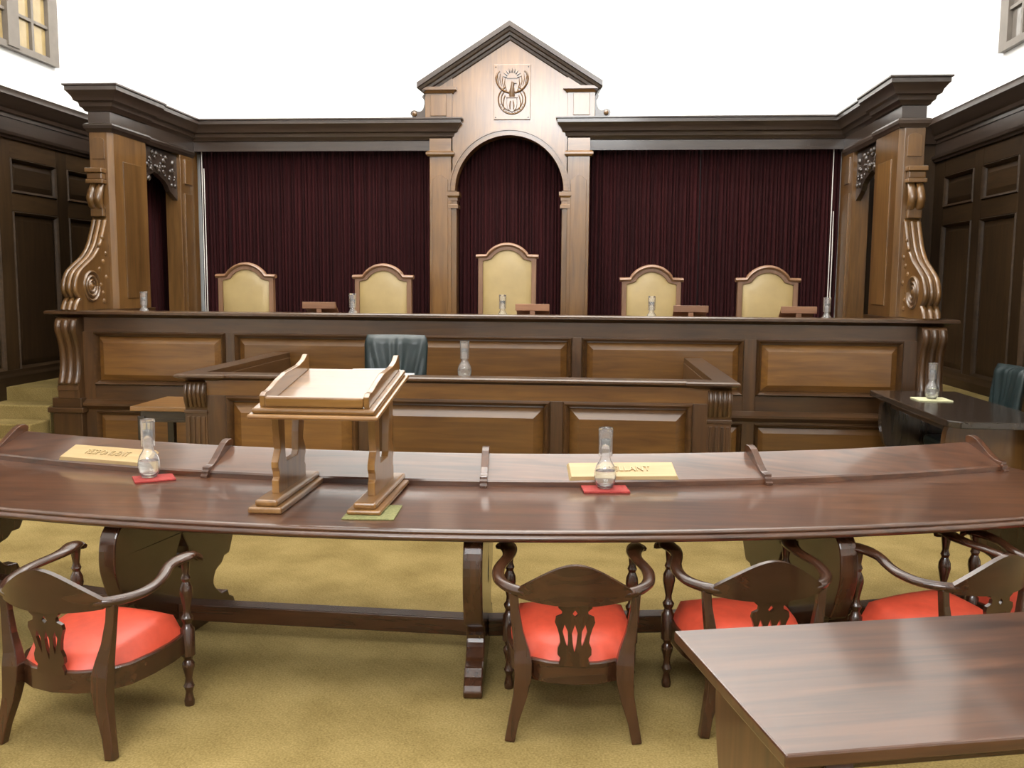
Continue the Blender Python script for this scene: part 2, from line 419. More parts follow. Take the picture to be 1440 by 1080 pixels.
# ------------------------------------------------------------------ wooden screen behind the bench
scr = thing('wooden_screen', 'panelled wooden screen with arch, pediment and scrolled end piers behind the judges', 'screen', (0, 9.9, PLAT))
FY = 9.90
ENT = [(-.02, 3.17), (.0, 3.17), (.0, 3.27), (.02, 3.275), (.03, 3.295), (.05, 3.31), (.055, 3.335), (.06, 3.345), (.085, 3.355), (.095, 3.385), (.12, 3.42), (.135, 3.435), (.135, 3.468), (.15, 3.475), (.15, 3.488), (-.02, 3.488)]
NECK = [(-.01, 3.095), (.012, 3.095), (.02, 3.115), (.03, 3.125), (.035, 3.15), (.03, 3.165), (.012, 3.172), (-.01, 3.172)]
EP = [(-3.61, BACK - .01), (-3.61, 8.11), (-3.41, 8.11), (-3.41, 8.78), (-3.44, 8.78), (-3.44, FY), (-.635, FY), (-.635, 10.02)]
for sg in (-1, 1):
    f = (lambda mb: mb) if sg < 0 else (lambda mb: mb.mirror_x())
    f(MB().sweep(ENT, EP)).build('entablature', W_CORN['X'], scr, smooth=28)
    f(MB().sweep(NECK, EP[:6])).build('necking_moulding', W_CORN['X'], scr, smooth=28)
    # solid core of the side entablature
    f(MB().box(-3.60, -3.42, 8.13, BACK - .01, 3.17, 3.46)).build('beam', W_CORN['Y'], scr)
    f(MB().box(-3.42, -.62, FY + .005, FY + .10, 3.19, 3.46)).build('lintel', W_CORN['X'], scr)
    # front pier with chamfered inner corner
    f(MB().prism([(-3.61, 8.11), (-3.445, 8.11), (-3.405, 8.15), (-3.405, 8.76), (-3.61, 8.76)], 1.525, 3.17, XY)).build('pier', W_SCREEN['Z'], scr, bevel=.004)
    # applied panel head on the pier face
    pts = [(-3.585, 2.86), (-3.47, 2.86), (-3.47, 3.02)] + [(-3.5275 + .0575 * math.cos(a), 3.02 + .03 * math.sin(a)) for a in [PI * i / 8 for i in range(1, 8)]] + [(-3.585, 3.02)]
    f(MB().prism(pts, 8.098, 8.112, XZ)).build('pier_panel', W_SCREEN['Z'], scr, bevel=.003)
    f(MB().prism([(8.30, 1.62), (8.66, 1.62), (8.66, 2.86), (8.30, 2.86)], 3.398, 3.41, lambda u, v, t: (-t, u, v))).build('pier_side_panel', W_SCREEN['Z'], scr, bevel=.004)
    # back pilaster of the wing
    f(MB().box(-3.60, -3.43, 9.57, FY + .1, PLAT, 3.17)).build('wing_pilaster', W_SCREEN['Z'], scr, bevel=.004)
    f(MB().box(-3.44, -3.415, 9.64, 9.86, PLAT, 2.70)).build('wing_pilaster_panel', W_SCREEN['Z'], scr, bevel=.006)
    f(MB().box(-3.44, -3.415, 9.66, 9.84, 2.80, 3.06)).build('wing_pilaster_head', W_SCREEN['Z'], scr, bevel=.006)
    # carved valance in the wing opening
    vp = [(8.76, 3.09), (8.76, 2.74), (8.79, 2.70), (8.83, 2.735), (8.85, 2.80), (8.89, 2.83), (8.93, 2.86), (8.97, 2.845), (9.01, 2.82), (9.05, 2.80), (9.09, 2.76), (9.12, 2.70), (9.17, 2.66), (9.22, 2.62), (9.22, 3.09)]
    vp = [(8.76 + (y - 8.76) * 1.76, z) for y, z in vp]
    val = f(MB().prism(vp, 3.47, 3.52, lambda u, v, t: (-t, u, v))).build('carved_valance', W_CORN['Y'], scr)
    rnd = random.Random(4)
    for k in range(44):
        y = rnd.uniform(8.79, 9.19); low = 2.86 if y < 9.0 else 2.86 - (y - 9.0) * .9
        if y < 8.86: low = 2.76
        z = rnd.uniform(low, 3.05); r = rnd.uniform(.018, .034)
        mb = MB().lathe([(0, -r * .55), (r * .7, -r * .4), (r, 0), (r * .7, r * .5), (r * .25, r * .35), (0, r * .6)], (-3.465, 8.76 + (y - 8.76) * 1.76, z), 9, 'X')
        f(mb).build('leaf_boss', W_CORN['Y'], val, smooth=50)
    # scrolled bracket standing on the bench in front of the pier
    bp = catmull([(8.115, 2.36), (8.05, 2.22), (7.97, 2.08), (7.86, 1.98), (7.72, 1.905), (7.615, 1.84), (7.565, 1.76), (7.56, 1.69), (7.60, 1.645), (7.63, 1.625)], 5)
    outline = bp + [(7.55, 1.59), (7.535, 1.545), (7.535, 1.527), (8.12, 1.527)]
    br = f(MB().prism(outline, 3.47, 3.60, lambda u, v, t: (-t, u, v))).build('scroll_bracket', W_SCREEN['Z'], scr, bevel=.004)
    for xx in (3.485, 3.535, 3.585):
        ln = bp[2:-3]
        f(MB().tube([(-xx, y - .006, z + .004) for (y, z) in ln], [(.021, .016)] * len(ln), 8, side=(1, 0, 0))).build('flute', W_SCREEN['Z'], br, smooth=60)
        f(MB().tube([(-xx, y, z) for (y, z) in ((7.60, 1.63), (7.565, 1.60), (7.54, 1.565), (7.53, 1.535))], [(.02, .012), (.022, .016), (.022, .014), (.02, .01)], 8, side=(1, 0, 0))).build('flute', W_SCREEN['Z'], br, smooth=60)
    for rr, th in ((.125, .014), (.085, .014), (.05, .012)):
        ring = [(-3.47, 7.80 + rr * math.cos(a), 1.735 + rr * math.sin(a)) for a in [2 * PI * i / 24 for i in range(25)]]
        f(MB().tube(ring, [(th, th)] * 25, 6, side=(1, 0, 0))).build('scroll_ring', W_SCREEN['Z'], br, smooth=60)
    f(MB().lathe([(0, -.02), (.03, -.015), (.035, 0), (.02, .012), (0, .015)], (-3.47, 7.80, 1.735), 14, 'X')).build('scroll_eye', W_SCREEN['Z'], br, smooth=60)
    rnd = random.Random(9)
    for k in range(9):
        y = 7.97 + rnd.uniform(-.03, .1); z = 1.60 + .07 * k; y = min(y, 8.06)
        f(MB().lathe([(0, -.012), (.022, -.008), (.026, 0), (.012, .012), (0, .012)], (-3.47, y, z), 8, 'X')).build('leaf_boss', W_SCREEN['Z'], br, smooth=60)
    # bracket top: capital block, reeded roll and neck
    f(MB().box(-3.62, -3.46, 8.02, 8.112, 2.735, 2.775)).build('bracket_cap', W_SCREEN['X'], scr, bevel=.008)
    f(MB().box(-3.61, -3.47, 8.04, 8.112, 2.675, 2.735)).build('bracket_cap', W_SCREEN['X'], scr, bevel=.012)
    f(MB().box(-3.62, -3.46, 8.03, 8.112, 2.640, 2.675)).build('bracket_cap', W_SCREEN['X'], scr, bevel=.008)
    for xx in (3.505, 3.575):
        f(MB().tube([(-xx, 8.09, 2.64), (-xx, 8.05, 2.57), (-xx, 8.03, 2.51), (-xx, 8.05, 2.45), (-xx, 8.10, 2.42)], [(.03, .02), (.036, .03), (.038, .034), (.036, .03), (.03, .02)], 10, side=(1, 0, 0))).build('bracket_roll', W_SCREEN['Z'], scr, smooth=60)
    f(MB().box(-3.60, -3.48, 8.06, 8.112, 2.35, 2.44)).build('bracket_neck', W_SCREEN['Z'], scr, bevel=.01)
# central aedicule -------------------------------------------------
AY = 9.86
jam = .57; ri = .57; zs = 2.745; slope = (4.449 - 3.844) / .959
def rake(x, off): return 4.449 - off - abs(x) * slope
outl = [(-.60, 3.0), (-.60, rake(.60, .06)), (0, rake(0, .06)), (.60, rake(.60, .06)), (.60, 3.0), (.60, zs), (ri, zs)] + arc(0, zs, ri, 0, 180, 28)[1:-1] + [(-ri, zs), (-.60, zs)]
MB().prism(outl, AY, AY + .16, XZ).build('tympanum', W_SCREEN['Z'], scr)
ap = arc(0, zs, ri, 0, 180, 32); ao = arc(0, zs, ri + .062, 180, 0, 32)
MB().prism(ap + ao, AY - .025, AY + .01, XZ).build('archivolt', W_SCREEN['X'], scr, bevel=.006)
ap = arc(0, zs, ri + .05, 0, 180, 32); ao = arc(0, zs, ri + .066, 180, 0, 32)
MB().prism(ap + ao, AY - .04, AY, XZ).build('arch_bead', W_SCREEN['X'], scr)
for sg in (-1, 1):
    f = (lambda mb: mb) if sg < 0 else (lambda mb: mb.mirror_x())
    f(MB().box(-.84, -.61, AY - .02, AY + .16, PLAT, 3.19)).build('pilaster', W_SCREEN['Z'], scr, bevel=.004)
    f(MB().box(-.615, -.555, AY, AY + .16, PLAT, 2.57)).build('jamb', W_SCREEN['Z'], scr, bevel=.004)
    pts = [(-.81, PLAT), (-.645, PLAT), (-.645, 2.86), (-.67, 2.875), (-.7, 2.90), (-.7275, 2.91), (-.755, 2.90), (-.785, 2.875), (-.81, 2.86)]
    f(MB().prism(pts, AY - .032, AY - .015, XZ)).build('pilaster_panel', W_SCREEN['Z'], scr, bevel=.003)
    f(MB().sweep([(0, 3.10), (.02, 3.10), (.035, 3.12), (.035, 3.14), (.02, 3.155), (0, 3.155)], [(-.84, AY + .1), (-.84, AY - .02), (-.61, AY - .02), (-.61, AY + .1)])).build('pilaster_cap', W_SCREEN['X'], scr, smooth=30)
    f(MB().box(-.84, -.61, AY - .025, AY + .1, 3.155, 3.285)).build('pilaster_frieze', W_SCREEN['X'], scr)
    # impost mouldings
    f(MB().sweep([(-.01, 2.565), (.018, 2.565), (.018, 2.60), (.005, 2.61), (.005, 2.64), (.012, 2.645), (.012, 2.675), (.03, 2.695), (.03, 2.735), (-.01, 2.738)], [(-.625, AY + .08), (-.625, AY - .01), (-.555, AY - .01), (-.555, AY + .14)])).build('impost', W_SCREEN['X'], scr, smooth=30)
    f(MB().box(-.625, -.555, AY - .01, AY + .15, 2.565, 2.745)).build('impost_block', W_SCREEN['X'], scr)
    # attic pier with cap and panel
    f(MB().box(-.885, -.60, AY - .02, AY + .12, 3.488, 3.775)).build('attic_pier', W_SCREEN['Z'], scr, bevel=.003)
    f(MB().box(-.83, -.66, AY - .034, AY - .015, 3.515, 3.735)).build('attic_panel', W_SCREEN['Z'], scr, bevel=.004)
    f(MB().sweep([(0, 3.745), (.012, 3.745), (.03, 3.77), (.045, 3.775), (.045, 3.805), (0, 3.81)], [(-.885, AY + .12), (-.885, AY - .02), (-.60, AY - .02), (-.60, AY + .12)])).build('attic_cap', W_SCREEN['X'], scr, smooth=30)
    f(MB().prism([(-.885, 3.80), (-.60, 3.80), (-.60, rake(.60, .08)), (-.885, rake(.885, .08))], AY - .015, AY + .12, XZ)).build('attic_wedge', W_SCREEN['Z'], scr)
    # side volute
    vo = catmull([(-.885, 3.74), (-.91, 3.735), (-.92, 3.71), (-.90, 3.68), (-.90, 3.63), (-.92, 3.58), (-.96, 3.565), (-1.0, 3.58), (-1.035, 3.57), (-1.045, 3.54), (-1.025, 3.51), (-1.06, 3.49)], 4) + [(-.885, 3.49)]
    f(MB().prism(vo, AY + .0, AY + .08, XZ)).build('volute', W_CORN['X'], scr, bevel=.006)
    f(MB().lathe([(0, -.03), (.02, -.028), (.026, -.02), (.026, 0)], (-1.0, AY, 3.54), 12, 'Y')).build('volute_eye', W_SCREEN['X'], scr, smooth=50)
    # raking cornice (profile swept along the slope)
    L = math.hypot(.959, .959 * slope); ang = math.atan(slope)
    prof = [(0, 0), (0, -.045), (.022, -.05), (.03, -.075), (.05, -.085), (.055, -.11), (.085, -.118), (.09, -.142), (.105, -.15), (.24, -.15), (.24, 0)]
    vs = []; nq = len(prof)
    for (y, d) in prof: vs.append((-.959 if d > -.06 else -.959 + min(.07, -d * .5), 9.752 + y, 4.449 - .605 + d * .62 + (0 if d > -.06 else min(.07, -d * .5) * slope) + d * .0 - (0)))
    for (y, d) in prof: vs.append((0, 9.752 + y, 4.449 + d * 1.18))
    for i, (y, d) in enumerate(prof):
        x = vs[i][0]; vs[i] = (x, 9.752 + y, 4.449 - abs(x) * slope + d * 1.18)
    fs = [(j, (j + 1) % nq, nq + (j + 1) % nq, nq + j) for j in range(nq)] + [tuple(range(nq)), tuple(nq + j for j in reversed(range(nq)))]
    f(MB().add(vs, fs)).build('raking_cornice', W_CORN['X'], scr)

# ------------------------------------------------------------------ coat of arms plaque
pl = thing('arms_plaque', 'carved wooden plaque with coat of arms on the pediment', 'plaque', (.02, AY - .012, 3.50))
PX, PZ = .025, 3.475; PY = AY
def P2(u, v): return (PX + u, PZ + v)
MB().box(PX - .19, PX + .19, PY - .022, PY - .0005, PZ, PZ + .555).build('plate', W_SCREEN['Z'], pl, bevel=.003)
for su in (-.17, .17):
    for sv in (.02, .53):
        MB().lathe([(.006, 0), (.006, -.004), (.003, -.006), (0, -.006)], (PX + su, PY - .022, PZ + sv), 8, 'Y').build('screw', BLACK, pl)
PF = PY - .022
el = lambda a, rx, rz, cz: (PX + rx * math.cos(a), PF - .004, PZ + cz + rz * math.sin(a))
for rx, rz, th in ((.142, .145, .008), (.112, .115, .006)):
    pts = [el(math.radians(d), rx, rz, .20) for d in range(120, 421, 10)]
    MB().tube(pts, [(th, th)] * len(pts), 6, side=(0, 1, 0)).build('oval_border', W_SCREEN['X'], pl, smooth=60)
for d in range(200, 341, 14):
    c = el(math.radians(d), .127, .13, .20)
    MB().lathe([(.006, 0), (.006, -.005), (0, -.007)], (c[0], PF - .001, c[2]), 8, 'Y').build('border_mark', W_SCREEN['X'], pl)
for sg in (-1, 1):
    pts = [(PX + sg * u, PF - .006, PZ + v) for u, v in catmull([(.03, .27), (.08, .285), (.13, .325), (.16, .38), (.165, .43), (.15, .47), (.13, .49)], 4)]
    n = len(pts)
    MB().tube(pts, [(.016 * (1 - .6 * i / n), .010) for i in range(n)], 6, side=(0, 1, 0)).build('wing', W_SCREEN['X'], pl, smooth=60)
    for k in range(4):
        a = .06 + k * .025
        MB().tube([(PX + sg * a, PF - .003, PZ + .30 + k * .02), (PX + sg * (a + .018), PF - .005, PZ + .36 + k * .025), (PX + sg * (a + .012), PF - .003, PZ + .42 + k * .022)], [(.004, .004), (.007, .005), (.002, .002)], 6, side=(0, 1, 0)).build('feather', W_SCREEN['X'], pl, smooth=60)
    pts = [(PX + sg * u, PF - .004, PZ + v) for u, v in catmull([(.075, .10), (.09, .15), (.085, .20), (.072, .24)], 4)]
    MB().tube(pts, [(.007, .006)] * len(pts), 6, side=(0, 1, 0)).build('wheat_ear', W_SCREEN['X'], pl, smooth=60)
shield = [P2(-.052, .21), P2(.052, .21), P2(.055, .15), P2(.045, .11), P2(.02, .082), P2(0, .075), P2(-.02, .082), P2(-.045, .11), P2(-.055, .15)]
MB().prism(shield, PF - .014, PF, XZ).build('shield', W_SCREEN['Z'], pl, bevel=.004)
for sg in (-1, 1):
    MB().tube([(PX + sg * .018, PF - .016, PZ + .10), (PX + sg * .02, PF - .02, PZ + .14), (PX + sg * .014, PF - .018, PZ + .185)], [(.006, .005), (.009, .007), (.007, .006)], 8, side=(0, 1, 0)).build('shield_figure', W_SCREEN['Z'], pl, smooth=60)
MB().tube([(PX - .06, PF - .008, PZ + .222), (PX + .06, PF - .008, PZ + .222)], [(.006, .008)] * 2, 6).build('spear_bar', W_SCREEN['X'], pl)
MB().tube([(PX, PF - .004, PZ + .22), (PX, PF - .012, PZ + .28), (PX + .004, PF - .014, PZ + .34), (PX + .012, PF - .014, PZ + .375)], [(.03, .01), (.028, .014), (.016, .012), (.018, .012)], 8, side=(1, 0, 0)).build('bird_body', W_SCREEN['Z'], pl, smooth=60)
MB().prism([P2(.01, .36), P2(.05, .365), P2(.035, .385), P2(.015, .392)], PF - .02, PF, XZ).build('bird_head', W_SCREEN['Z'], pl)
MB().prism(arc(PX, PZ + .415, .055, 0, 180, 14), PF - .012, PF, XZ).build('sun_disc', W_SCREEN['X'], pl)
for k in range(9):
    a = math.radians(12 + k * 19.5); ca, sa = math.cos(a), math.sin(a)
    MB().tube([(PX + .056 * ca, PF - .004, PZ + .415 + .056 * sa), (PX + .104 * ca, PF - .004, PZ + .415 + .104 * sa)], [(.010, .010), (.001, .001)], 8, side=(0, 1, 0)).build('sun_ray', W_CORN['X'], pl)  # darker cornice wood stands in for slopes that miss the glare

# ------------------------------------------------------------------ curtains
def curtain(name, x0, x1, y, z0, z1f, label, seed, amp=.017, along='X', rows=7):
    rnd = random.Random(seed); vs = []; fs = []
    n = max(24, int(abs(x1 - x0) / .0062)); ph = 0; prof = []
    for i in range(n + 1):
        ph += rnd.uniform(.75, 1.25)
        prof.append(amp * (math.sin(ph) * .8 + .35 * math.sin(ph * .37 + seed)))
    for j in range(rows + 1):
        t = j / rows
        for i in range(n + 1):
            x = x0 + (x1 - x0) * i / n
            zt = z1f(x); z = z0 + (zt - z0) * t
            k = 1 + .25 * (1 - t) * math.sin(i * .11 + seed)
            xx = x + .006 * math.sin(i * .3 + t * 3)
            yy = y + prof[i] * k
            vs.append((xx, yy, z) if along == 'X' else (yy, xx, z))
    for j in range(rows):
        for i in range(n):
            a = j * (n + 1) + i
            fs.append((a, a + 1, a + n + 2, a + n + 1))
    o = MB().add(vs, fs).build(name, VELVET, smooth=180)
    s = o.modifiers.new('thickness', 'SOLIDIFY'); s.thickness = .006
    return tag(o, label, 'curtain')
cur_l = curtain('curtain', -3.43, -.81, 10.07, PLAT + .01, lambda x: 3.21, 'wide maroon velvet curtain on the side of the RESPONDENT plate', 3)
curtain('curtain', .82, 1.994, 10.07, PLAT + .01, lambda x: 3.21, 'maroon velvet curtain between the arch and the narrow slit', 5)
cur_r = curtain('curtain', 2.006, 3.43, 10.07, PLAT + .01, lambda x: 3.21, 'maroon velvet curtain between the narrow slit and the end pier', 8)
zt = lambda x: zs + math.sqrt(max(0, (ri + .03) ** 2 - min(abs(x), ri + .03) ** 2)) if abs(x) < ri + .03 else zs
curtain('curtain', -.60, .075, 10.08, PLAT + .01, lambda x: max(zs, zt(x)) + .02, 'maroon curtain half under the arch behind the tallest chair', 11)
curtain('curtain', .07, .60, 10.105, PLAT + .01, lambda x: max(zs, zt(x)) + .02, 'maroon curtain half under the arch, narrower of the pair', 13)
curtain('curtain', 8.85, 10.05, -3.72, PLAT + .01, lambda x: 3.10, 'dark maroon curtain behind the carved valance of the wing', 15, along='Y')
# black board added behind the curtains so the gaps stay dark
MB().box(-3.42, 3.42, BACK - .012, BACK - .001, PLAT, 3.2).build('back_board', BLACK, scr)
for x, z1, cu_ in ((-3.375, 3.0, cur_l), (3.345, 2.55, cur_r)):
    o = MB().tube([(x, 9.99, 3.18), (x, 9.985, 2.2), (x, 9.99, PLAT + .3)], [(.005, .005)] * 3, 6)
    o.tube([(x + .022, 9.99, z1), (x + .026, 9.985, 2.1), (x + .022, 9.99, PLAT + .3)], [(.005, .005)] * 3, 6)
    o.tube([(x, 9.99, PLAT + .3), (x + .011, 9.99, PLAT + .285), (x + .022, 9.99, PLAT + .3)], [(.005, .005)] * 3, 6)
    o.build('pull_cord', CORD, cu_, smooth=60)

# ------------------------------------------------------------------ judges' bench
bn = thing('judges_bench', 'long panelled wooden judges bench with ledge and end consoles', 'bench', (0, 7.8, 0))
BY = 7.62
LED = [(-.13, 1.47), (.0, 1.47), (.03, 1.475), (.05, 1.49), (.075, 1.498), (.095, 1.50), (.095, 1.52), (.085, 1.528), (-.13, 1.528)]
MB().sweep(LED, [(-3.66, 8.0), (-3.66, BY), (3.66, BY), (3.66, 8.0)]).build('ledge', W_BENCH['X'], bn, smooth=30)
MB().box(-3.55, 3.55, BY + .10, 8.35, 1.39, 1.43).build('desktop', W_BENCH['X'], bn, bevel=.005)
for sg in (-1, 1):
    MB().box(sg * 3.38, sg * 3.66, 7.70, 8.80, FL, 1.524).build('end_return', W_BENCH['Y'], bn, bevel=.004)
MB().box(-3.64, 3.64, BY + .02, BY + .09, FL, 1.475).build('carcass', W_BENCH['X'], bn)
MB().box(-3.45, 3.45, BY - .005, BY + .02, 1.35, 1.47).build('frieze', W_BENCH['X'], bn)
T = lambda u, v, t: (u, BY + .02 - t, v)
PB = [(-3.37, -2.21), (-2.13, -.80), (-.72, .72), (.80, 2.11), (2.21, 3.36)]
sx = [-3.47] + [x for p in PB for x in p] + [3.47]
for i in range(0, len(sx), 2):
    MB().box(sx[i], sx[i + 1], BY - .005, BY + .02, .74, 1.35).build('stile', W_BENCH['Z'], bn, bevel=.003)
for (a, b) in PB:
    MB().box(a, b, BY - .005, BY + .02, .74, .89).build('bottom_rail', W_BENCH['X'], bn, bevel=.003)
    p = raised_panel(a + .03, b - .03, .92, 1.315, T, .002, .042, .062).build('panel', W_PANEL['X'], bn)
    frame_mould(a, b, .89, 1.35, T, .004, .062, .042).build('panel_moulding', W_BENCH['X'], p, smooth=35)
    MB().box(a - .05, b + .05, BY - .015, BY + .02, .66, .70).build('plinth_rail', W_BENCH['X'], bn)
    p = raised_panel(a + .03, b - .03, .36, .63, T, .006, .024, .045).build('plinth_panel', W_PANEL['X'], bn)
    frame_mould(a, b, .33, .665, T, .004, .05, .036).build('panel_moulding', W_BENCH['X'], p, smooth=35)
for i in range(0, len(sx), 2):
    MB().box(sx[i], sx[i + 1], BY - .012, BY + .02, FL, .70).build('plinth_stile', W_BENCH['Z'], bn, bevel=.003)
MB().sweep([(-.05, .68), (.02, .68), (.04, .70), (.06, .715), (.06, .735), (.03, .75), (.01, .765), (-.05, .77)], [(-3.65, 7.9), (-3.65, BY), (3.65, BY), (3.65, 7.9)]).build('plinth_moulding', W_BENCH['X'], bn, smooth=30)
MB().box(-3.45, 3.45, BY - .03, BY + .02, FL, .33).build('skirting', W_BENCH['X'], bn, bevel=.004)
for sg in (-1, 1):
    f = (lambda mb: mb) if sg < 0 else (lambda mb: mb.mirror_x())
    cp = catmull([(7.60, 1.47), (7.545, 1.462), (7.525, 1.44), (7.51, 1.40), (7.515, 1.35), (7.54, 1.30), (7.565, 1.22), (7.575, 1.12), (7.565, 1.02), (7.545, .95), (7.53, .92), (7.535, .895)], 3)
    out = cp + [(7.52, .885), (7.52, .85), (7.53, .845), (7.53, .78), (7.70, .78), (7.70, 1.47)]
    cs = f(MB().prism(out, 3.47, 3.66, lambda u, v, t: (-t, u, v))).build('console', W_BENCH['Z'], bn, bevel=.004)
    for xx in (3.50, 3.565, 3.63):
        f(MB().tube([(-xx, y - .004, z) for (y, z) in cp[6:-2]], [(.026, .016)] * len(cp[6:-2]), 8, side=(1, 0, 0))).build('console_reed', W_BENCH['Z'], cs, smooth=60)
    f(MB().box(-3.76, -3.44, 7.52, 7.72, .655, .70)).build('console_base', W_BENCH['X'], bn, bevel=.008)
    f(MB().box(-3.72, -3.46, 7.535, 7.72, .70, .78)).build('console_base', W_BENCH['X'], bn, bevel=.006)
    f(MB().box(-3.72, -3.46, 7.54, 7.72, FL, .655)).build('console_pedestal', W_BENCH['Z'], bn, bevel=.006)

# ------------------------------------------------------------------ judges' chairs
def judge_chair(x, y, zsh, ztop, label):
    t = thing('judge_chair', label, 'chair', (x, y, PLAT), 0, 'high backed cream judges chairs')
    hw = .268; zs0 = zsh - PLAT; zt0 = ztop - PLAT; zb = .42
    rise = zt0 - zs0; aw = .185
    R = (aw * aw + rise * rise) / (2 * rise); cz = zt0 - R; a0 = math.degrees(math.asin(min(1, aw / R)))
    def top(off, e, n=14):
        pts = []
        for i in range(n + 1):
            a = math.radians(90 + a0 - 2 * a0 * i / n); pts.append(((R - off) * math.cos(a), cz + (R - off) * math.sin(a)))
        return pts
    o_ = [(-hw, zb), (-hw, zs0)] + top(0, 0) + [(hw, zs0), (hw, zb)]
    q = .042
    inn = [(-hw + q, zb + q), (-hw + q, zs0 - q)] + top(q, 0) + [(hw - q, zs0 - q), (hw - q, zb + q)]
    MB().prism(o_, -.03, .03, XZ, holes=[list(reversed(inn))]).build('back_frame', W_LIGHTF['Z'], t, world=False, bevel=.004)
    # crest moulding
    path = [(-hw - .02, zs0)] + top(-.006, 0) + [(hw + .02, zs0)]
    MB().tube([(u, -.012, v) for u, v in path], [(.02, .042)] * len(path), 8, side=(0, 0, 1)).build('crest_moulding', W_LIGHTF['X'], t, world=False, smooth=50)
    # padded back, domed
    ring = [(-hw + q, zb + q), (-hw + q, (zb + zs0) / 2), (-hw + q, zs0 - q)] + top(q, 0) + [(hw - q, zs0 - q), (hw - q, (zb + zs0) / 2), (hw - q, zb + q), (0, zb + q)]
    c = (0, (zb + zt0) / 2 - .02); vs = []; fs = []; n = len(ring); K = 7
    for k in range(K):
        s = 1 - k / K; d = math.sqrt(1 - s ** 2.6) if s < 1 else 0
        for (u, v) in ring: vs.append((c[0] + (u - c[0]) * s, -.012 - .035 * d, c[1] + (v - c[1]) * s))
    vs.append((c[0], -.047, c[1]))
    for k in range(K - 1):
        for i in range(n):
            j = (i + 1) % n; fs.append((k * n + i, k * n + j, (k + 1) * n + j, (k + 1) * n + i))
    for i in range(n): fs.append(((K - 1) * n + i, (K - 1) * n + (i + 1) % n, K * n))
    MB().add(vs, fs).build('back_cushion', LEATHER_CREAM, t, world=False, smooth=180)
    MB().box(-hw + q, hw - q, .0, .02, zb + q, zs0 - q).build('back_board', W_LIGHTF['Z'], t, world=False)
    MB().box(-hw + .005, hw - .005, -.50, -.03, .38, .46).build('seat', LEATHER_CREAM, t, world=False, bevel=.03)
    MB().box(-hw, hw, -.50, .03, .30, .385).build('seat_rail', W_LIGHTF['X'], t, world=False, bevel=.004)
    for sx_ in (-1, 1):
        for yy in (-.46, .0):
            MB().lathe([(.02, 0), (.028, .03), (.02, .06), (.03, .14), (.034, .30)], (sx_ * (hw - .04), yy, 0), 12).build('leg', W_LIGHTF['Z'], t, world=False, smooth=50)
        MB().box(sx_ * (hw + .01), sx_ * (hw - .04), -.40, -.02, .52, .55).build('arm', W_LIGHTF['Y'], t, world=False, bevel=.008)
        MB().lathe([(.018, .38), (.026, .44), (.018, .52)], (sx_ * (hw - .015), -.38, 0), 10).build('arm_post', W_LIGHTF['Z'], t, world=False, smooth=50)
    return t
judge_chair(-2.39, 8.62, 1.833, 1.938, 'cream leather judge chair next to the carafe by the RESPONDENT side pier')
judge_chair(-1.07, 8.62, 1.833, 1.935, 'cream leather judge chair with a carafe at its edge, no bookrest before it')
judge_chair(.095, 8.62, 2.03, 2.132, 'tallest cream leather judge chair, under the arch')
judge_chair(1.42, 8.62, 1.825, 1.939, 'cream leather judge chair with a carafe before its middle, beside the curtain slit')
judge_chair(2.465, 8.62, 1.83, 1.939, 'cream leather judge chair with only a bookrest overlapping it')

# ------------------------------------------------------------------ carafes
def make_carafe(loc, label):
    global UNIT
    UNIT = False
    t = thing('water_carafe', label, 'carafe', loc, 0, 'water carafes with upturned tumblers')
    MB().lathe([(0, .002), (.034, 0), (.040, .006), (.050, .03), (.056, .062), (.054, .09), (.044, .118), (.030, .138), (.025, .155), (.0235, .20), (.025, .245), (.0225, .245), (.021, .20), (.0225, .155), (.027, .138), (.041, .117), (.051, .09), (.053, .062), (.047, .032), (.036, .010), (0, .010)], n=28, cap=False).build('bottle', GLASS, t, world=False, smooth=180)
    MB().lathe([(0, .0105), (.0355, .0108), (.0465, .032), (.0525, .062), (.0505, .088), (0, .0885)], n=28, cap=False).build('water', WATER, t, world=False, smooth=60)
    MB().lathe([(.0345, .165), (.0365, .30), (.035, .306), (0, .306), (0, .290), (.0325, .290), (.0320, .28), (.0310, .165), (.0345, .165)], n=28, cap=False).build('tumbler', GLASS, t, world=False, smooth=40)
    UNIT = True
    return t
car0 = make_carafe((-1.43, 4.60, .7695), 'glass water carafe with upturned tumbler on the red mat by the RESPONDENT plate')
def carafe(loc, label): return dup(car0, loc, 0, label)
carafe((.945, 4.605, .772), 'glass water carafe with upturned tumbler on the red mat by the APPELLANT plate')
carafe(U((.03, 6.12, 1.146)), 'glass water carafe standing on the desk inside the clerk box')
carafe(U((3.315, 6.83, .986)), 'glass water carafe on the pale mat of the dark side desk')
for x, lb in ((-3.02, 'carafe on the judges bench beside the pier with the maroon wing curtain'),
              (-1.165, 'carafe on the judges bench overlapping the edge of a cream chair beside a maroon curtain'),
              (.125, 'carafe on the judges bench before the tallest cream chair'),
              (1.375, 'carafe on the judges bench before the cream chair beside the curtain slit'),
              (2.805, 'carafe on the judges bench between a bookrest and the pier')):
    carafe(U((x, 7.83, 1.4305)), lb)

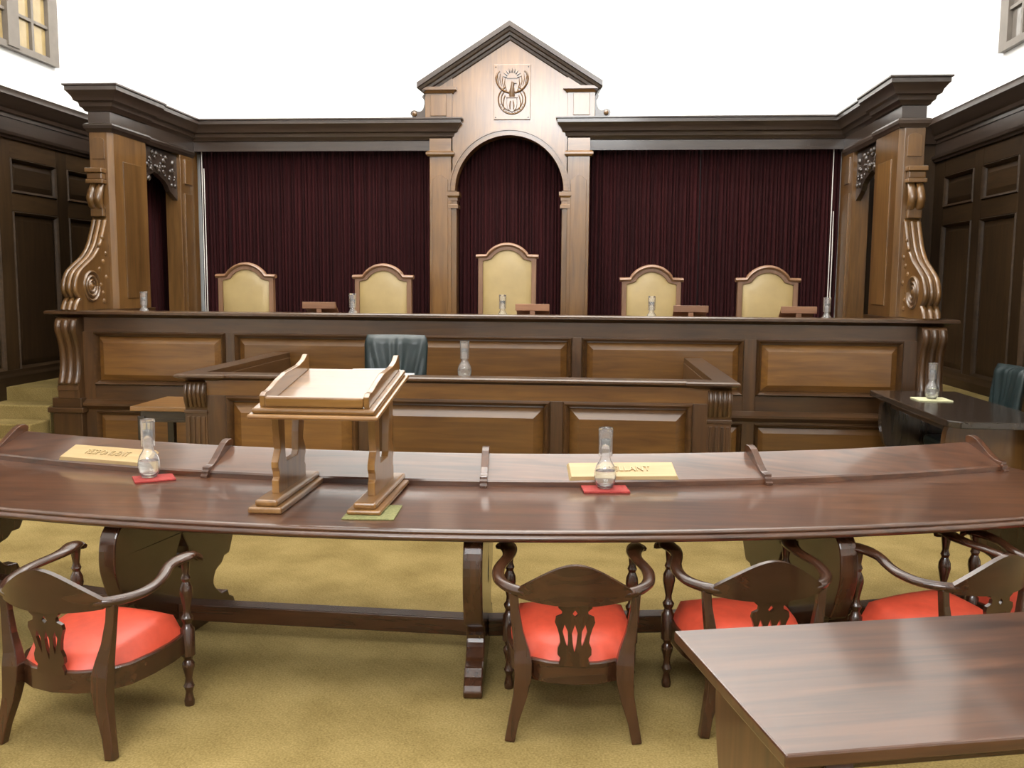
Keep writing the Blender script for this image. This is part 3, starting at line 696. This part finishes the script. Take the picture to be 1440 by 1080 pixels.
# ------------------------------------------------------------------ bookrests on the bench
def bookrest(x, label, rz=0):
    t = thing('bookrest', label, 'bookrest', (x, 7.88, 1.4305), rz, 'wooden bookrests on the bench')
    MB().box(-.145, .145, -.012, .012, .125, .182).build('top_rail', W_REST['X'], t, world=False, bevel=.004)
    MB().box(-.022, .022, -.006, .012, .02, .17).build('post', W_REST['Z'], t, world=False, bevel=.003)
    MB().box(-.13, .13, -.02, .10, 0, .022).build('base', W_REST['X'], t, world=False, bevel=.004)
    MB().prism([(.015, .17), (.028, .17), (.19, .045), (.18, .035)], -.14, .14, YZ).build('sloping_board', W_REST['X'], t, world=False, bevel=.002)
    MB().box(-.14, .14, .165, .195, .022, .055).build('book_stop', W_REST['X'], t, world=False, bevel=.003)
    for s in (-.1, .1):
        MB().box(s - .01, s + .01, .08, .185, .0, .03).build('foot', W_REST['Y'], t, world=False)
    return t
b = bookrest(-1.475, 'small dark wooden bookrest on the bench between two cream chairs before the curtain')
bookrest(.375, 'small wooden bookrest beside the tallest cream chair')
bookrest(1.705, 'small wooden bookrest under the curtain slit')
bookrest(2.59, 'small wooden bookrest overlapping the chair beside the carafe at the pier')

# ------------------------------------------------------------------ clerk enclosure
struct(MB().box(-1.60, 1.60, 5.85, 7.52, FL, .35).build('floor_clerk', CARPET))
ck = thing('clerk_box', 'panelled clerk box with moulded cap rail in front of the bench', 'clerk box', (0, 5.8, 0))
KY = 5.74
CAP = [(-.10, 1.155), (-.01, 1.155), (.015, 1.165), (.035, 1.172), (.05, 1.18), (.05, 1.192), (.04, 1.20), (-.10, 1.20)]
MB().sweep(CAP, [(-1.725, 7.53), (-1.725, KY - .02), (-1.50, KY - .02), (-1.50, KY + .01), (1.50, KY + .01), (1.50, KY - .02), (1.725, KY - .02), (1.725, 7.53)]).build('cap_rail', W_BENCH['X'], ck, smooth=30)
MB().box(-1.62, 1.62, KY + .02, KY + .07, FL, 1.16).build('front_carcass', W_BENCH['X'], ck)
T = lambda u, v, t: (u, KY + .02 - t, v)
PK = [(-1.46, -.60), (-.47, .62), (.70, 1.50)]
sx = [-1.60] + [x for p in PK for x in p] + [1.60]
for i in range(0, len(sx), 2):
    MB().box(sx[i], sx[i + 1], KY, KY + .022, .3, 1.06).build('stile', W_BENCH['Z'], ck, bevel=.003)
MB().box(-1.60, 1.60, KY, KY + .022, 1.06, 1.16).build('top_rail', W_PANEL['X'], ck, bevel=.002)
for (a, b) in PK:
    p = raised_panel(a + .035, b - .035, .56, 1.02, T, .002, .045, .068).build('panel', W_PANEL['X'], ck)
    frame_mould(a, b, .52, 1.06, T, .004, .06, .042).build('panel_moulding', W_BENCH['X'], p, smooth=35)
    MB().box(a, b, KY, KY + .022, .3, .52).build('bottom_rail', W_BENCH['X'], ck, bevel=.003)
MB().box(-1.66, 1.66, KY - .015, KY + .03, FL, .36).build('skirting', W_BENCH['X'], ck, bevel=.004)
for sg in (-1, 1):
    f = (lambda mb: mb) if sg < 0 else (lambda mb: mb.mirror_x())
    f(MB().box(-1.70, -1.62, KY + .03, 7.53, FL, 1.16)).build('side_panel', W_BENCH['Y'], ck, bevel=.004)
    cp = catmull([(KY + .03, 1.155), (KY - .01, 1.135), (KY - .025, 1.105), (KY - .03, 1.07), (KY - .02, 1.02), (KY - .005, .985), (KY + .0, .96)], 3)
    out = cp + [(KY - .005, .955), (KY - .005, FL), (KY + .09, FL), (KY + .09, 1.155)]
    cs = f(MB().prism(out, 1.59, 1.735, lambda u, v, t: (-t, u, v))).build('corner_console', W_BENCH['Z'], ck, bevel=.003)
    for k in range(5):
        xx = 1.605 + .0285 * k
        f(MB().tube([(-xx, y - .003, z) for (y, z) in cp[3:-3]], [(.012, .010)] * len(cp[3:-3]), 8, side=(1, 0, 0))).build('console_reed', W_BENCH['Z'], cs, smooth=60)
    f(MB().box(-1.74, -1.585, KY - .015, KY + .09, .94, .962)).build('console_band', W_BENCH['X'], ck, bevel=.004)
    f(MB().box(-1.75, -1.575, KY - .03, KY + .09, FL, .38)).build('console_foot', W_BENCH['X'], ck, bevel=.006)
    for k in range(4):
        xx = 1.612 + .034 * k
        f(MB().box(-xx - .010, -xx + .010, KY - .012, KY, .40, .92)).build('console_fillet', W_BENCH['Z'], cs, bevel=.003)
MB().box(-1.58, 1.58, 5.83, 6.19, 1.105, 1.145).build('desktop', W_BENCH['X'], ck, bevel=.004)
# papers behind the cap rail
p = thing('paper_stack', 'loose white papers on the clerk box before the green chair', 'papers', (-.475, 5.90, 1.146))
for k, (dx, rz) in enumerate(((0, .1), (.03, -.15), (-.04, .3))):
    mb = MB(); c, s = math.cos(rz), math.sin(rz)
    pts = [(dx + c * u - s * v, .0 + s * u + c * v) for u, v in ((-.15, -.03), (.15, -.03), (.15, .10), (-.15, .10))]
    mb.prism(pts, .026 * k, .026 * k + .025, XY).build('sheet', PAPER, p, world=False)

# ------------------------------------------------------------------ green leather chairs
def green_chair(loc, rz, label, seat_z, top_z):
    """faces local -Y"""
    t = thing('green_chair', label, 'chair', loc, rz, 'green leather office chairs')
    nu, nv = 40, 14; vs = []; fs = []
    hw = .235; z0 = seat_z + .02
    for side in (0, 1):
        for j in range(nv + 1):
            v = j / nv
            for i in range(nu + 1):
                u = i / nu * 2 - 1
                zz = z0 + (top_z - z0) * v
                rc = max(0, v - .85) / .15
                wv = hw * (1 - .10 * rc ** 2) * (.93 + .07 * v)
                edge = max(0, 1 - abs(u) ** 6) * max(0, 1 - max(0, (v - .9) / .1) ** 3)
                fold = .010 * math.sin(u * 26 * (1.15 - .55 * v) + 1.2 * math.sin(7 * u)) * (1 - v) ** .4 * edge * (1 if abs(u) < .9 else .2)
                crv = .05 * u * u
                if side == 0: y = -.055 * edge - fold - crv
                else: y = .03 * edge - crv + .01
                y += .06 * v
                vs.append((u * wv, y, zz))
    n1 = (nu + 1) * (nv + 1)
    for s in (0, 1):
        for j in range(nv):
            for i in range(nu):
                a = s * n1 + j * (nu + 1) + i; q = (a, a + 1, a + nu + 2, a + nu + 1)
                fs.append(q if s == 0 else tuple(reversed(q)))
    for i in range(nu):
        fs.append((i, i + 1, n1 + i + 1, n1 + i)); b_ = nv * (nu + 1) + i; fs.append((b_, b_ + 1, n1 + b_ + 1, n1 + b_))
    for j in range(nv):
        a = j * (nu + 1); fs.append((a, a + nu + 1, n1 + a + nu + 1, n1 + a)); a += nu; fs.append((a, a + nu + 1, n1 + a + nu + 1, n1 + a))
    MB().add(vs, fs).build('backrest', LEATHER_GREEN, t, world=False, smooth=60)
    MB().box(-.23, .23, -.50, -.02, seat_z - .09, seat_z).build('seat', LEATHER_GREEN, t, world=False, bevel=.035)
    MB().lathe([(.03, .07), (.03, seat_z - .16), (.10, seat_z - .11), (.12, seat_z - .09)], (0, -.25, 0), 14).build('column', BLACK, t, world=False, smooth=40)
    for k in range(5):
        a = 2 * PI * k / 5
        MB().tube([(0, -.25, .075), (.26 * math.cos(a), -.25 + .26 * math.sin(a), .055)], [(.018, .025), (.014, .018)], 8).build('base_spoke', BLACK, t, world=False)
        MB().lathe([(0, -.014), (.026, -.012), (.028, 0), (.026, .012), (0, .014)], (.25 * math.cos(a), -.25 + .25 * math.sin(a), .028), 12, 'X').build('caster', BLACK, t, world=False)
    for s in (-1, 1):
        MB().box(s * .25, s * .29, -.40, -.06, seat_z + .17, seat_z + .20).build('arm_pad', LEATHER_GREEN, t, world=False, bevel=.012)
        MB().tube([(s * .22, -.25, seat_z - .06), (s * .285, -.25, seat_z - .03), (s * .285, -.25, seat_z + .18)], [(.015, .02)] * 3, 6).build('arm_post', BLACK, t, world=False)
    return t
green_chair((-.538, 6.62, .35), 0, 'dark green leather chair with gathered back inside the clerk box', .55, 1.06)
green_chair((3.90, 6.98, FL), -PI / 2, 'dark green leather chair at the dark side desk by the wall', .40, 1.22 - FL)

# ------------------------------------------------------------------ side desks
def trestle_poly(h, hw):
    pr = [(h, .86), (h - .06, .97), (h * .74, 1.0), (h * .6, .95), (h * .47, .87), (h * .44, .84), (h * .435, .75), (h * .39, .69), (h * .355, .58), (h * .27, .535), (h * .19, .63), (h * .165, .68), (h * .16, .80), (h * .11, .83), (h * .08, .91), (.03, .935), (0, .92)]
    a_ = catmull([(w_ * hw, z) for z, w_ in pr[:6]], 4) + [(w_ * hw, z) for z, w_ in pr[6:7]] + catmull([(w_ * hw, z) for z, w_ in pr[6:12]], 4)[1:] + [(w_ * hw, z) for z, w_ in pr[12:]]
    return a_ + [(-x, z) for x, z in reversed(a_)]
dk = thing('side_desk', 'dark side desk with trestle ends standing before the bench', 'desk', (3.38, 6.57, FL))
top = [(3.045, 5.80), (3.10, 5.735), (3.66, 5.745), (3.70, 5.80), (3.70, 7.40), (3.05, 7.40)]
MB().prism(top, .935, .978, XY).build('desk_top', W_DARK['Y'], dk, bevel=.008)
for y in (6.02, 7.30):
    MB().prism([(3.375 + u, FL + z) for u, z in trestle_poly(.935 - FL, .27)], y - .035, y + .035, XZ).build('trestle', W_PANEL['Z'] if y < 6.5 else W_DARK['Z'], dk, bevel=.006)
MB().box(3.33, 3.42, 6.05, 7.27, FL + .12, FL + .20).build('stretcher', W_DARK['Y'], dk, bevel=.005)
MB().box(3.60, 3.66, 5.80, 5.85, FL, .936).build('post', W_LECT['Z'], dk, bevel=.004)  # lighter lectern wood puts the golden light on this leg into its colour
MB().box(3.12, 3.62, 6.06, 7.10, .88, .936).build('apron', W_DARK['Y'], dk, bevel=.003)
o = MB().box(3.20, 3.43, 6.73, 6.93, .979, .9855).build('table_mat', DOILY); tag(o, 'pale mat under the carafe on the dark side desk', 'mat')
lt = thing('side_table', 'small wooden side table standing against the clerk box', 'table', (-2.05, 6.3, FL))
MB().prism([(-2.27, 6.05), (-1.79, 6.05), (-1.79, 6.62), (-2.27, 6.62)], .90, .932, XY).build('table_top', W_LECT['X'], lt, bevel=.006)
MB().box(-2.22, -1.82, 6.10, 6.57, .82, .90).build('apron', W_DARK['X'], lt, bevel=.003)
for x in (-2.21, -1.83):
    for y in (6.11, 6.56):
        MB().box(x - .025, x + .025, y - .025, y + .025, FL, .86).build('leg', W_DARK['Z'], lt, bevel=.004)

# ------------------------------------------------------------------ curved counsel table
UNIT = False
TC = (-.1, 12.2)
def pol(R, a, z): return (TC[0] + R * math.sin(a), TC[1] - R * math.cos(a), z)
def arc_sweep(prof, a0, a1, n):
    vs = []; fs = []; q = len(prof)
    for i in range(n + 1):
        a = a0 + (a1 - a0) * i / n
        vs += [pol(R, a, z) for R, z in prof]
    for i in range(n):
        for j in range(q):
            k = (j + 1) % q; fs.append((i * q + j, i * q + k, (i + 1) * q + k, (i + 1) * q + j))
    fs += [tuple(range(q)), tuple(n * q + j for j in reversed(range(q)))]
    return MB().add(vs, fs)
tb = thing('counsel_table', 'long curved mahogany table with sloping document ledge', 'table', (.3, 4.2, 0))
A0, A1 = -.350, .465
arc_sweep([(8.445, .725), (8.447, .75), (8.435, .76), (7.36, .76), (7.36, .715), (8.40, .715)], A0, A1, 60).build('table_top', W_TABLE['X'], tb, smooth=30)
arc_sweep([(8.44, .712), (8.452, .714), (8.462, .722), (8.465, .731), (8.458, .740), (8.449, .744), (8.452, .750), (8.450, .757), (8.438, .7605), (8.42, .7605), (8.41, .712)], A0, A1, 60).build('edge_moulding', W_TABLE['X'], tb, smooth=60)
AD = [-.334, -.1387, .0566, .2514, .447]
for i in range(4):
    a, b = AD[i], AD[i + 1]
    arc_sweep([(7.603, .758), (7.603, .786), (7.595, .795), (7.585, .798), (7.375, .886), (7.365, .888), (7.355, .886), (7.355, .758)], a, b, 16).build('document_ledge', W_TABLE['X'], tb, smooth=12)
for i, a in enumerate(AD):
    pr = [(7.632, .7605), (7.632, .775), (7.622, .778), (7.622, .795), (7.612, .80), (7.612, .815), (7.58, .818), (7.56, .822), (7.52, .845), (7.47, .885), (7.43, .915), (7.40, .928), (7.37, .93), (7.352, .92), (7.35, .905), (7.36, .88), (7.36, .7605)]
    t3 = lambda u, v, t, a=a: (pol(u, a, v)[0] + t * math.cos(a), pol(u, a, v)[1] + t * math.sin(a), v)
    MB().prism(pr, -.019, .019, t3).build('ledge_divider', W_TABLE['Y'], tb, bevel=.003)
    pr = [(7.91 + u, z) for u, z in trestle_poly(.714, .53)]
    hole = [(7.91, .535), (7.93, .50), (7.955, .46), (7.965, .42), (7.95, .385), (7.91, .365), (7.87, .385), (7.855, .42), (7.865, .46), (7.89, .50)]
    MB().prism(pr, -.042, .042, t3, holes=[hole]).build('trestle', W_CHAIR['Z'], tb, bevel=.008)
for i in range(4):
    a, b = AD[i], AD[i + 1]
    p0 = Vector(pol(7.93, a, 0)); p1 = Vector(pol(7.93, b, 0)); d = (p1 - p0).normalized(); n = Vector((d.y, -d.x, 0))
    p0 += d * .04; p1 -= d * .04
    pts = [(p0 + n * .045), (p1 + n * .045), (p1 - n * .045), (p0 - n * .045)]
    MB().prism([(p.x, p.y) for p in pts], .115, .20, XY).build('stretcher', W_CHAIR['X'], tb, bevel=.005)

# name plates on the ledge
def ledge_frame(R, a, z, tilt):
    o = Matrix.Translation(Vector(pol(R, a, z))) @ Matrix.Rotation(a, 4, 'Z') @ Matrix.Rotation(tilt, 4, 'X')
    return o
def name_plate(R, a, z, text, label, wid=.57):
    t = thing('name_plate', label, 'name plate')
    M = ledge_frame(R, a, z, math.atan2(.033, .085))
    t.matrix_world = M; WM[t.name] = M
    hw = wid / 2
    MB().add([(-hw, -.072, 0), (hw, -.072, 0), (hw, .072, 0), (-hw, .072, 0), (-hw + .012, -.066, .022), (hw - .012, -.066, .022), (hw - .012, .066, .022), (-hw + .012, .066, .022)],
             [(0, 3, 2, 1), (4, 5, 6, 7), (0, 1, 5, 4), (1, 2, 6, 5), (2, 3, 7, 6), (3, 0, 4, 7)]).build('plate', W_PLATE['X'], t, world=False, bevel=.002)
    cu = bpy.data.curves.new('lettering', 'FONT'); cu.body = text; cu.size = .062; cu.extrude = .003; cu.align_x = 'CENTER'; cu.align_y = 'CENTER'; cu.space_character = 1.05
    tmp = bpy.data.objects.new('tmp', cu); C.objects.link(tmp)
    bpy.context.view_layer.update()
    dg = bpy.context.evaluated_depsgraph_get(); me = bpy.data.meshes.new_from_object(tmp.evaluated_get(dg))
    xs = [v.co.x for v in me.vertices]; sc = .285 / (max(xs) - min(xs))
    for v in me.vertices: v.co.x *= sc; v.co.z += .0245
    bpy.data.objects.remove(tmp)
    me.materials.clear(); me.materials.append(LETTER)
    o = bpy.data.objects.new('lettering', me); C.objects.link(o); o.parent = t
    return t
LETTER = plain('raised_letter_wood', (.43, .32, .165), .4, coat=.2)
name_plate(7.525, .1515, .818, 'APPELLANT', 'pale wooden plate lettered APPELLANT on the table ledge')
name_plate(7.525, -.2265, .818, 'RESPONDENT', 'pale wooden plate lettered RESPONDENT on the table ledge')
def mat_sheet(name, m, cx, cy, hx, hy, rz, z0, th, label, cat='mat'):
    c, s = math.cos(rz), math.sin(rz)
    pts = [(cx + c * u - s * v, cy + s * u + c * v) for u, v in ((-hx, -hy), (hx, -hy), (hx, hy), (-hx, hy))]
    return tag(MB().prism(pts, z0, z0 + th, XY).build(name, m, bevel=.002), label, cat)
mat_sheet('carafe_mat', RED_FELT, .945, 4.61, .115, .085, .12, .7605, .0105, 'red felt mat under the carafe by the APPELLANT plate')
mat_sheet('carafe_mat', RED_FELT, -1.40, 4.59, .10, .08, .55, .7605, .0085, 'red felt mat under the carafe by the RESPONDENT plate')

# ------------------------------------------------------------------ table lectern
mat_sheet('felt_mat', GREEN_FELT, -.105, 4.02, .115, .13, .05, .7605, .006, 'olive felt mat under one foot of the lectern')
lc = thing('table_lectern', 'wooden table lectern with sloping reading top standing on the curved table', 'lectern', (-.355, 4.30, .7605), .0)
def B(*a): return MB().box(*a)
for sg in (-1, 1):
    cx = sg * .225
    z0 = .0065 if sg > 0 else .0
    B(cx - .078, cx + .078, -.355, .355, z0, .028).build('foot', W_LECT['Y'], lc, world=False, bevel=.008)
    B(cx - .052, cx + .052, -.335, .335, .028, .058).build('foot_step', W_LECT['Y'], lc, world=False, bevel=.010)
    # shaped side: two shaped posts joined by a lower board
    side = [(-.20, .058), (-.20, .12), (-.185, .13), (-.19, .16), (-.205, .18), (-.205, .205), (-.185, .23), (-.165, .26), (-.18, .32), (-.195, .41), (-.195, .46), (-.105, .47), (-.105, .40), (-.10, .30), (-.095, .21),
            (-.08, .19), (.08, .19), (.095, .21), (.10, .30), (.115, .40), (.115, .50), (.205, .51), (.205, .42), (.19, .32), (.175, .26), (.195, .23), (.215, .205), (.215, .18), (.20, .16), (.195, .13), (.21, .12), (.21, .058)]
    MB().prism(side, cx - .017, cx + .017, YZ).build('side_support', W_LECT['Z'], lc, world=False, bevel=.003)
tilt = math.atan2(.115, .70)
def LT(u, v, w_):   # lectern-top frame: u across, v up the slope, w normal
    return (u, -.335 + v * math.cos(tilt) - w_ * math.sin(tilt), .452 + v * math.sin(tilt) + w_ * math.cos(tilt))
def ltbox(u0, u1, v0, v1, w0, w1):
    return MB().add([LT(u, v, w_) for w_ in (w0, w1) for (u, v) in ((u0, v0), (u1, v0), (u1, v1), (u0, v1))],
                    [(0, 3, 2, 1), (4, 5, 6, 7), (0, 1, 5, 4), (1, 2, 6, 5), (2, 3, 7, 6), (3, 0, 4, 7)])
ltbox(-.295, .295, -.03, .71, -.022, .0).build('under_board', W_LECT['X'], lc, world=False, bevel=.010)
ltbox(-.278, .278, -.012, .70, .0, .024).build('reading_board', W_LECT['X'], lc, world=False, bevel=.010)
ltbox(-.222, .222, .012, .038, .024, .072).build('book_stop', W_LECT['X'], lc, world=False, bevel=.008)
for sg in (-1, 1):
    chk = [(.02, .024), (.02, .075), (.05, .085), (.09, .080), (.14, .083), (.22, .092), (.34, .098), (.44, .090), (.54, .082), (.62, .088), (.67, .105), (.695, .10), (.695, .024)]
    MB().prism(chk, sg * .222, sg * .248, lambda u, v, t: LT(t, u, v)).build('cheek', W_LECT['Y'], lc, world=False, bevel=.004)
B(-.225, .225, -.02, .0, .395, .44).build('cross_rail', W_LECT['X'], lc, world=False, bevel=.003)

# ------------------------------------------------------------------ armchairs with red seats
def make_chair():
    t = thing('arm_chair', '', 'chair', (0, 0, 0), 0, 'red seated mahogany armchairs')
    fpts = [(-.265, .215), (-.14, .235), (0, .24), (.14, .235), (.265, .215)]
    rpts = [(.275, .10), (.268, -.02), (.245, -.13), (.19, -.215), (.10, -.26), (0, -.275), (-.10, -.26), (-.19, -.215), (-.245, -.13), (-.268, -.02), (-.275, .10)]
    outline = fpts + rpts                                   # clockwise seen from above
    MB().sweep([(0, .235), (0, .315), (-.005, .32), (-.04, .32), (-.045, .315), (-.045, .235)], list(reversed(outline)), closed=True).build('seat_rail', W_CHAIR['X'], t, world=False, smooth=40)
    vs = []; fs = []; n = len(outline); K = 8
    for k in range(K):
        s = .955 * (1 - k / K); d = math.sqrt(max(0, 1 - (s / .955) ** 3.2))
        for (u, v) in outline: vs.append((u * s, -.015 + (v + .015) * s, .308 + .085 * d + (.095 * (v * s + .27) if d > 0 else 0)))
    vs.append((0, -.015, .418))
    for k in range(K - 1):
        for i in range(n):
            j = (i + 1) % n; fs.append((k * n + i, k * n + j, (k + 1) * n + j, (k + 1) * n + i))
    for i in range(n): fs.append(((K - 1) * n + i, (K - 1) * n + (i + 1) % n, K * n))
    fs.append(tuple(range(n)))
    MB().add(vs, fs).build('seat_cushion', RED_SEAT, t, world=False, smooth=60)
    leg = [(.020, 0), (.022, .02), (.018, .035), (.014, .06), (.019, .075), (.023, .085), (.017, .10), (.014, .12), (.020, .15), (.026, .17), (.026, .185), (.016, .20), (.022, .215), (.030, .222), (.030, .335), (.022, .345), (.017, .36), (.024, .375), (.026, .385), (.016, .40), (.014, .42), (.022, .46), (.028, .49), (.026, .515), (.015, .54), (.021, .555), (.014, .575), (.017, .60), (.022, .64)]
    path = [(.284, .238, .650), (.280, .20, .650), (.268, .15, .646), (.272, .08, .638), (.300, .0, .624), (.308, -.07, .612), (.29, -.15, .602), (.235, -.225, .597), (.175, -.264, .597)]
    siz = [(.015, .032), (.018, .040), (.018, .035), (.016, .026), (.016, .025), (.017, .026), (.018, .026), (.021, .024), (.022, .014)]
    full = catmull(path, 4); szf = []
    for i in range(len(siz) - 1):
        for k in range(4):
            q = k / 4; szf.append((siz[i][0] * (1 - q) + siz[i + 1][0] * q, siz[i][1] * (1 - q) + siz[i + 1][1] * q))
    szf.append(siz[-1])
    for sg in (-1, 1):
        MB().tube([(sg * x, y, z) for x, y, z in full], szf, 10, side=(0, 0, 1)).build('arm', W_CHAIR['Y'], t, world=False, smooth=60)
    for s in (-1, 1):
        MB().lathe(leg, (s * .268, .205, 0), 14).build('front_leg', W_CHAIR['Z'], t, world=False, smooth=40)
        MB().tube([(s * .288, .235, .650), (s * .295, .25, .640), (s * .297, .255, .625)], [(.014, .036), (.016, .042), (.010, .036)], 8, side=(0, 0, 1)).build('arm_scroll', W_CHAIR['Y'], t, world=False, smooth=60)
        MB().tube([(s * .25, -.272, 0), (s * .235, -.262, .08), (s * .21, -.25, .18), (s * .20, -.245, .25), (s * .20, -.24, .31), (s * .207, -.235, .36), (s * .222, -.23, .43), (s * .235, -.225, .52), (s * .24, -.222, .59)],
                  [(.020, .018), (.021, .019), (.028, .022), (.034, .026), (.036, .026), (.030, .022), (.022, .018), (.018, .015), (.018, .015)], 4, side=(1, 0, 0), square=True).build('rear_leg', W_CHAIR['Z'], t, world=False, bevel=.004)
    # crest rail rising from the bow
    vs = []; fs = []; nn = 24
    for i in range(nn + 1):
        q = i / nn * 2 - 1; x = .222 * q
        yb = -.303 + .046 * (x / .19) ** 2
        h = .118 * (1 - abs(q) ** 1.9) * (.90 + .10 * math.cos(q * 3)) + .012
        lb = .575 - .012 * (1 - q * q)
        for (dy, z) in ((-.014, lb), (.014, lb), (.006 - .25 * h * .3, .60 + h), (-.018 - .25 * h * .3, .60 + h)):
            vs.append((x, yb + dy, z))
    for i in range(nn):
        for j in range(4):
            k = (j + 1) % 4; fs.append((i * 4 + j, i * 4 + k, (i + 1) * 4 + k, (i + 1) * 4 + j))
    fs += [(0, 1, 2, 3), tuple(nn * 4 + j for j in (3, 2, 1, 0))]
    MB().add(vs, fs).build('crest_rail', W_CHAIR['X'], t, world=False, smooth=50)
    half = [(.0, .575), (.062, .575), (.066, .555), (.050, .54), (.052, .525), (.074, .515), (.078, .495), (.068, .47), (.060, .44), (.056, .41), (.066, .385), (.066, .36), (.054, .345), (.060, .325), (.060, .31), (0, .31)]
    outl_ = half[:-1] + [(-x, z) for x, z in reversed(half[1:-1])] + []
    outl_ = [(x, z) for x, z in half[1:-1]] + [(-x, z) for x, z in reversed(half[1:-1])]
    def slot(cx, z0, z1, wd, lean): return [(cx + lean * .0, z0), (cx + wd * .6 + lean * .3, z0 + (z1 - z0) * .3), (cx + wd + lean * .8, z0 + (z1 - z0) * .7), (cx + lean, z1), (cx - wd + lean * .8, z0 + (z1 - z0) * .7), (cx - wd * .6 + lean * .3, z0 + (z1 - z0) * .3)]
    holes = [slot(0, .365, .485, .011, 0), slot(.028, .39, .485, .010, .012), slot(-.028, .39, .485, .010, -.012), [(0, .515), (.012, .527), (0, .545), (-.012, .527)]]
    MB().prism(outl_, -.008, .008, lambda u, v, q: (u, -.268 + q - (v - .31) * .10, v), holes=holes).build('pierced_splat', W_CHAIR['Z'], t, world=False)
    return t
ch0 = make_chair()
CH = [(-1.095 - .02, 3.49, -9.5, 'red seated armchair standing clear of its neighbours on the lectern side'),
      (.80, 3.755, 3, 'red seated armchair with its crest square to the table, beside the middle trestle'),
      (1.525, 3.885, 11, 'red seated armchair whose legs stand behind the corner of the small table'),
      (2.385, 4.04, 29, 'red seated armchair between the chair at the table corner and the last chair'),
      (3.01, 4.36, 30, 'red seated armchair last in the row, beyond two other armchairs')]
for i, (x, y, a, lb) in enumerate(CH):
    if i == 0:
        ch0.location = (x, y, 0); ch0.rotation_euler = (0, 0, math.radians(a)); ch0['label'] = lb
    else:
        dup(ch0, (x, y, 0), math.radians(a), lb)

# ------------------------------------------------------------------ small straight table
nt_ = thing('small_table', 'plain rectangular mahogany table standing behind the row of armchairs', 'table', (1.299, 1.997, 0), math.radians(13.9))
MB().box(0, 1.9, 0, .748, .725, .76).build('table_top', W_TABLE['X'], nt_, world=False, bevel=.006)
MB().box(.06, 1.84, .06, .69, .68, .726).build('apron', W_CHAIR['X'], nt_, world=False, bevel=.003)
for x in (.16, 1.70):
    MB().prism([(.374 + u, z) for u, z in trestle_poly(.724, .345)], x - .035, x + .035, YZ).build('trestle', W_TABLE['Z'], nt_, world=False, bevel=.006)
MB().box(.19, 1.67, .335, .415, .14, .22).build('stretcher', W_CHAIR['X'], nt_, world=False, bevel=.004)
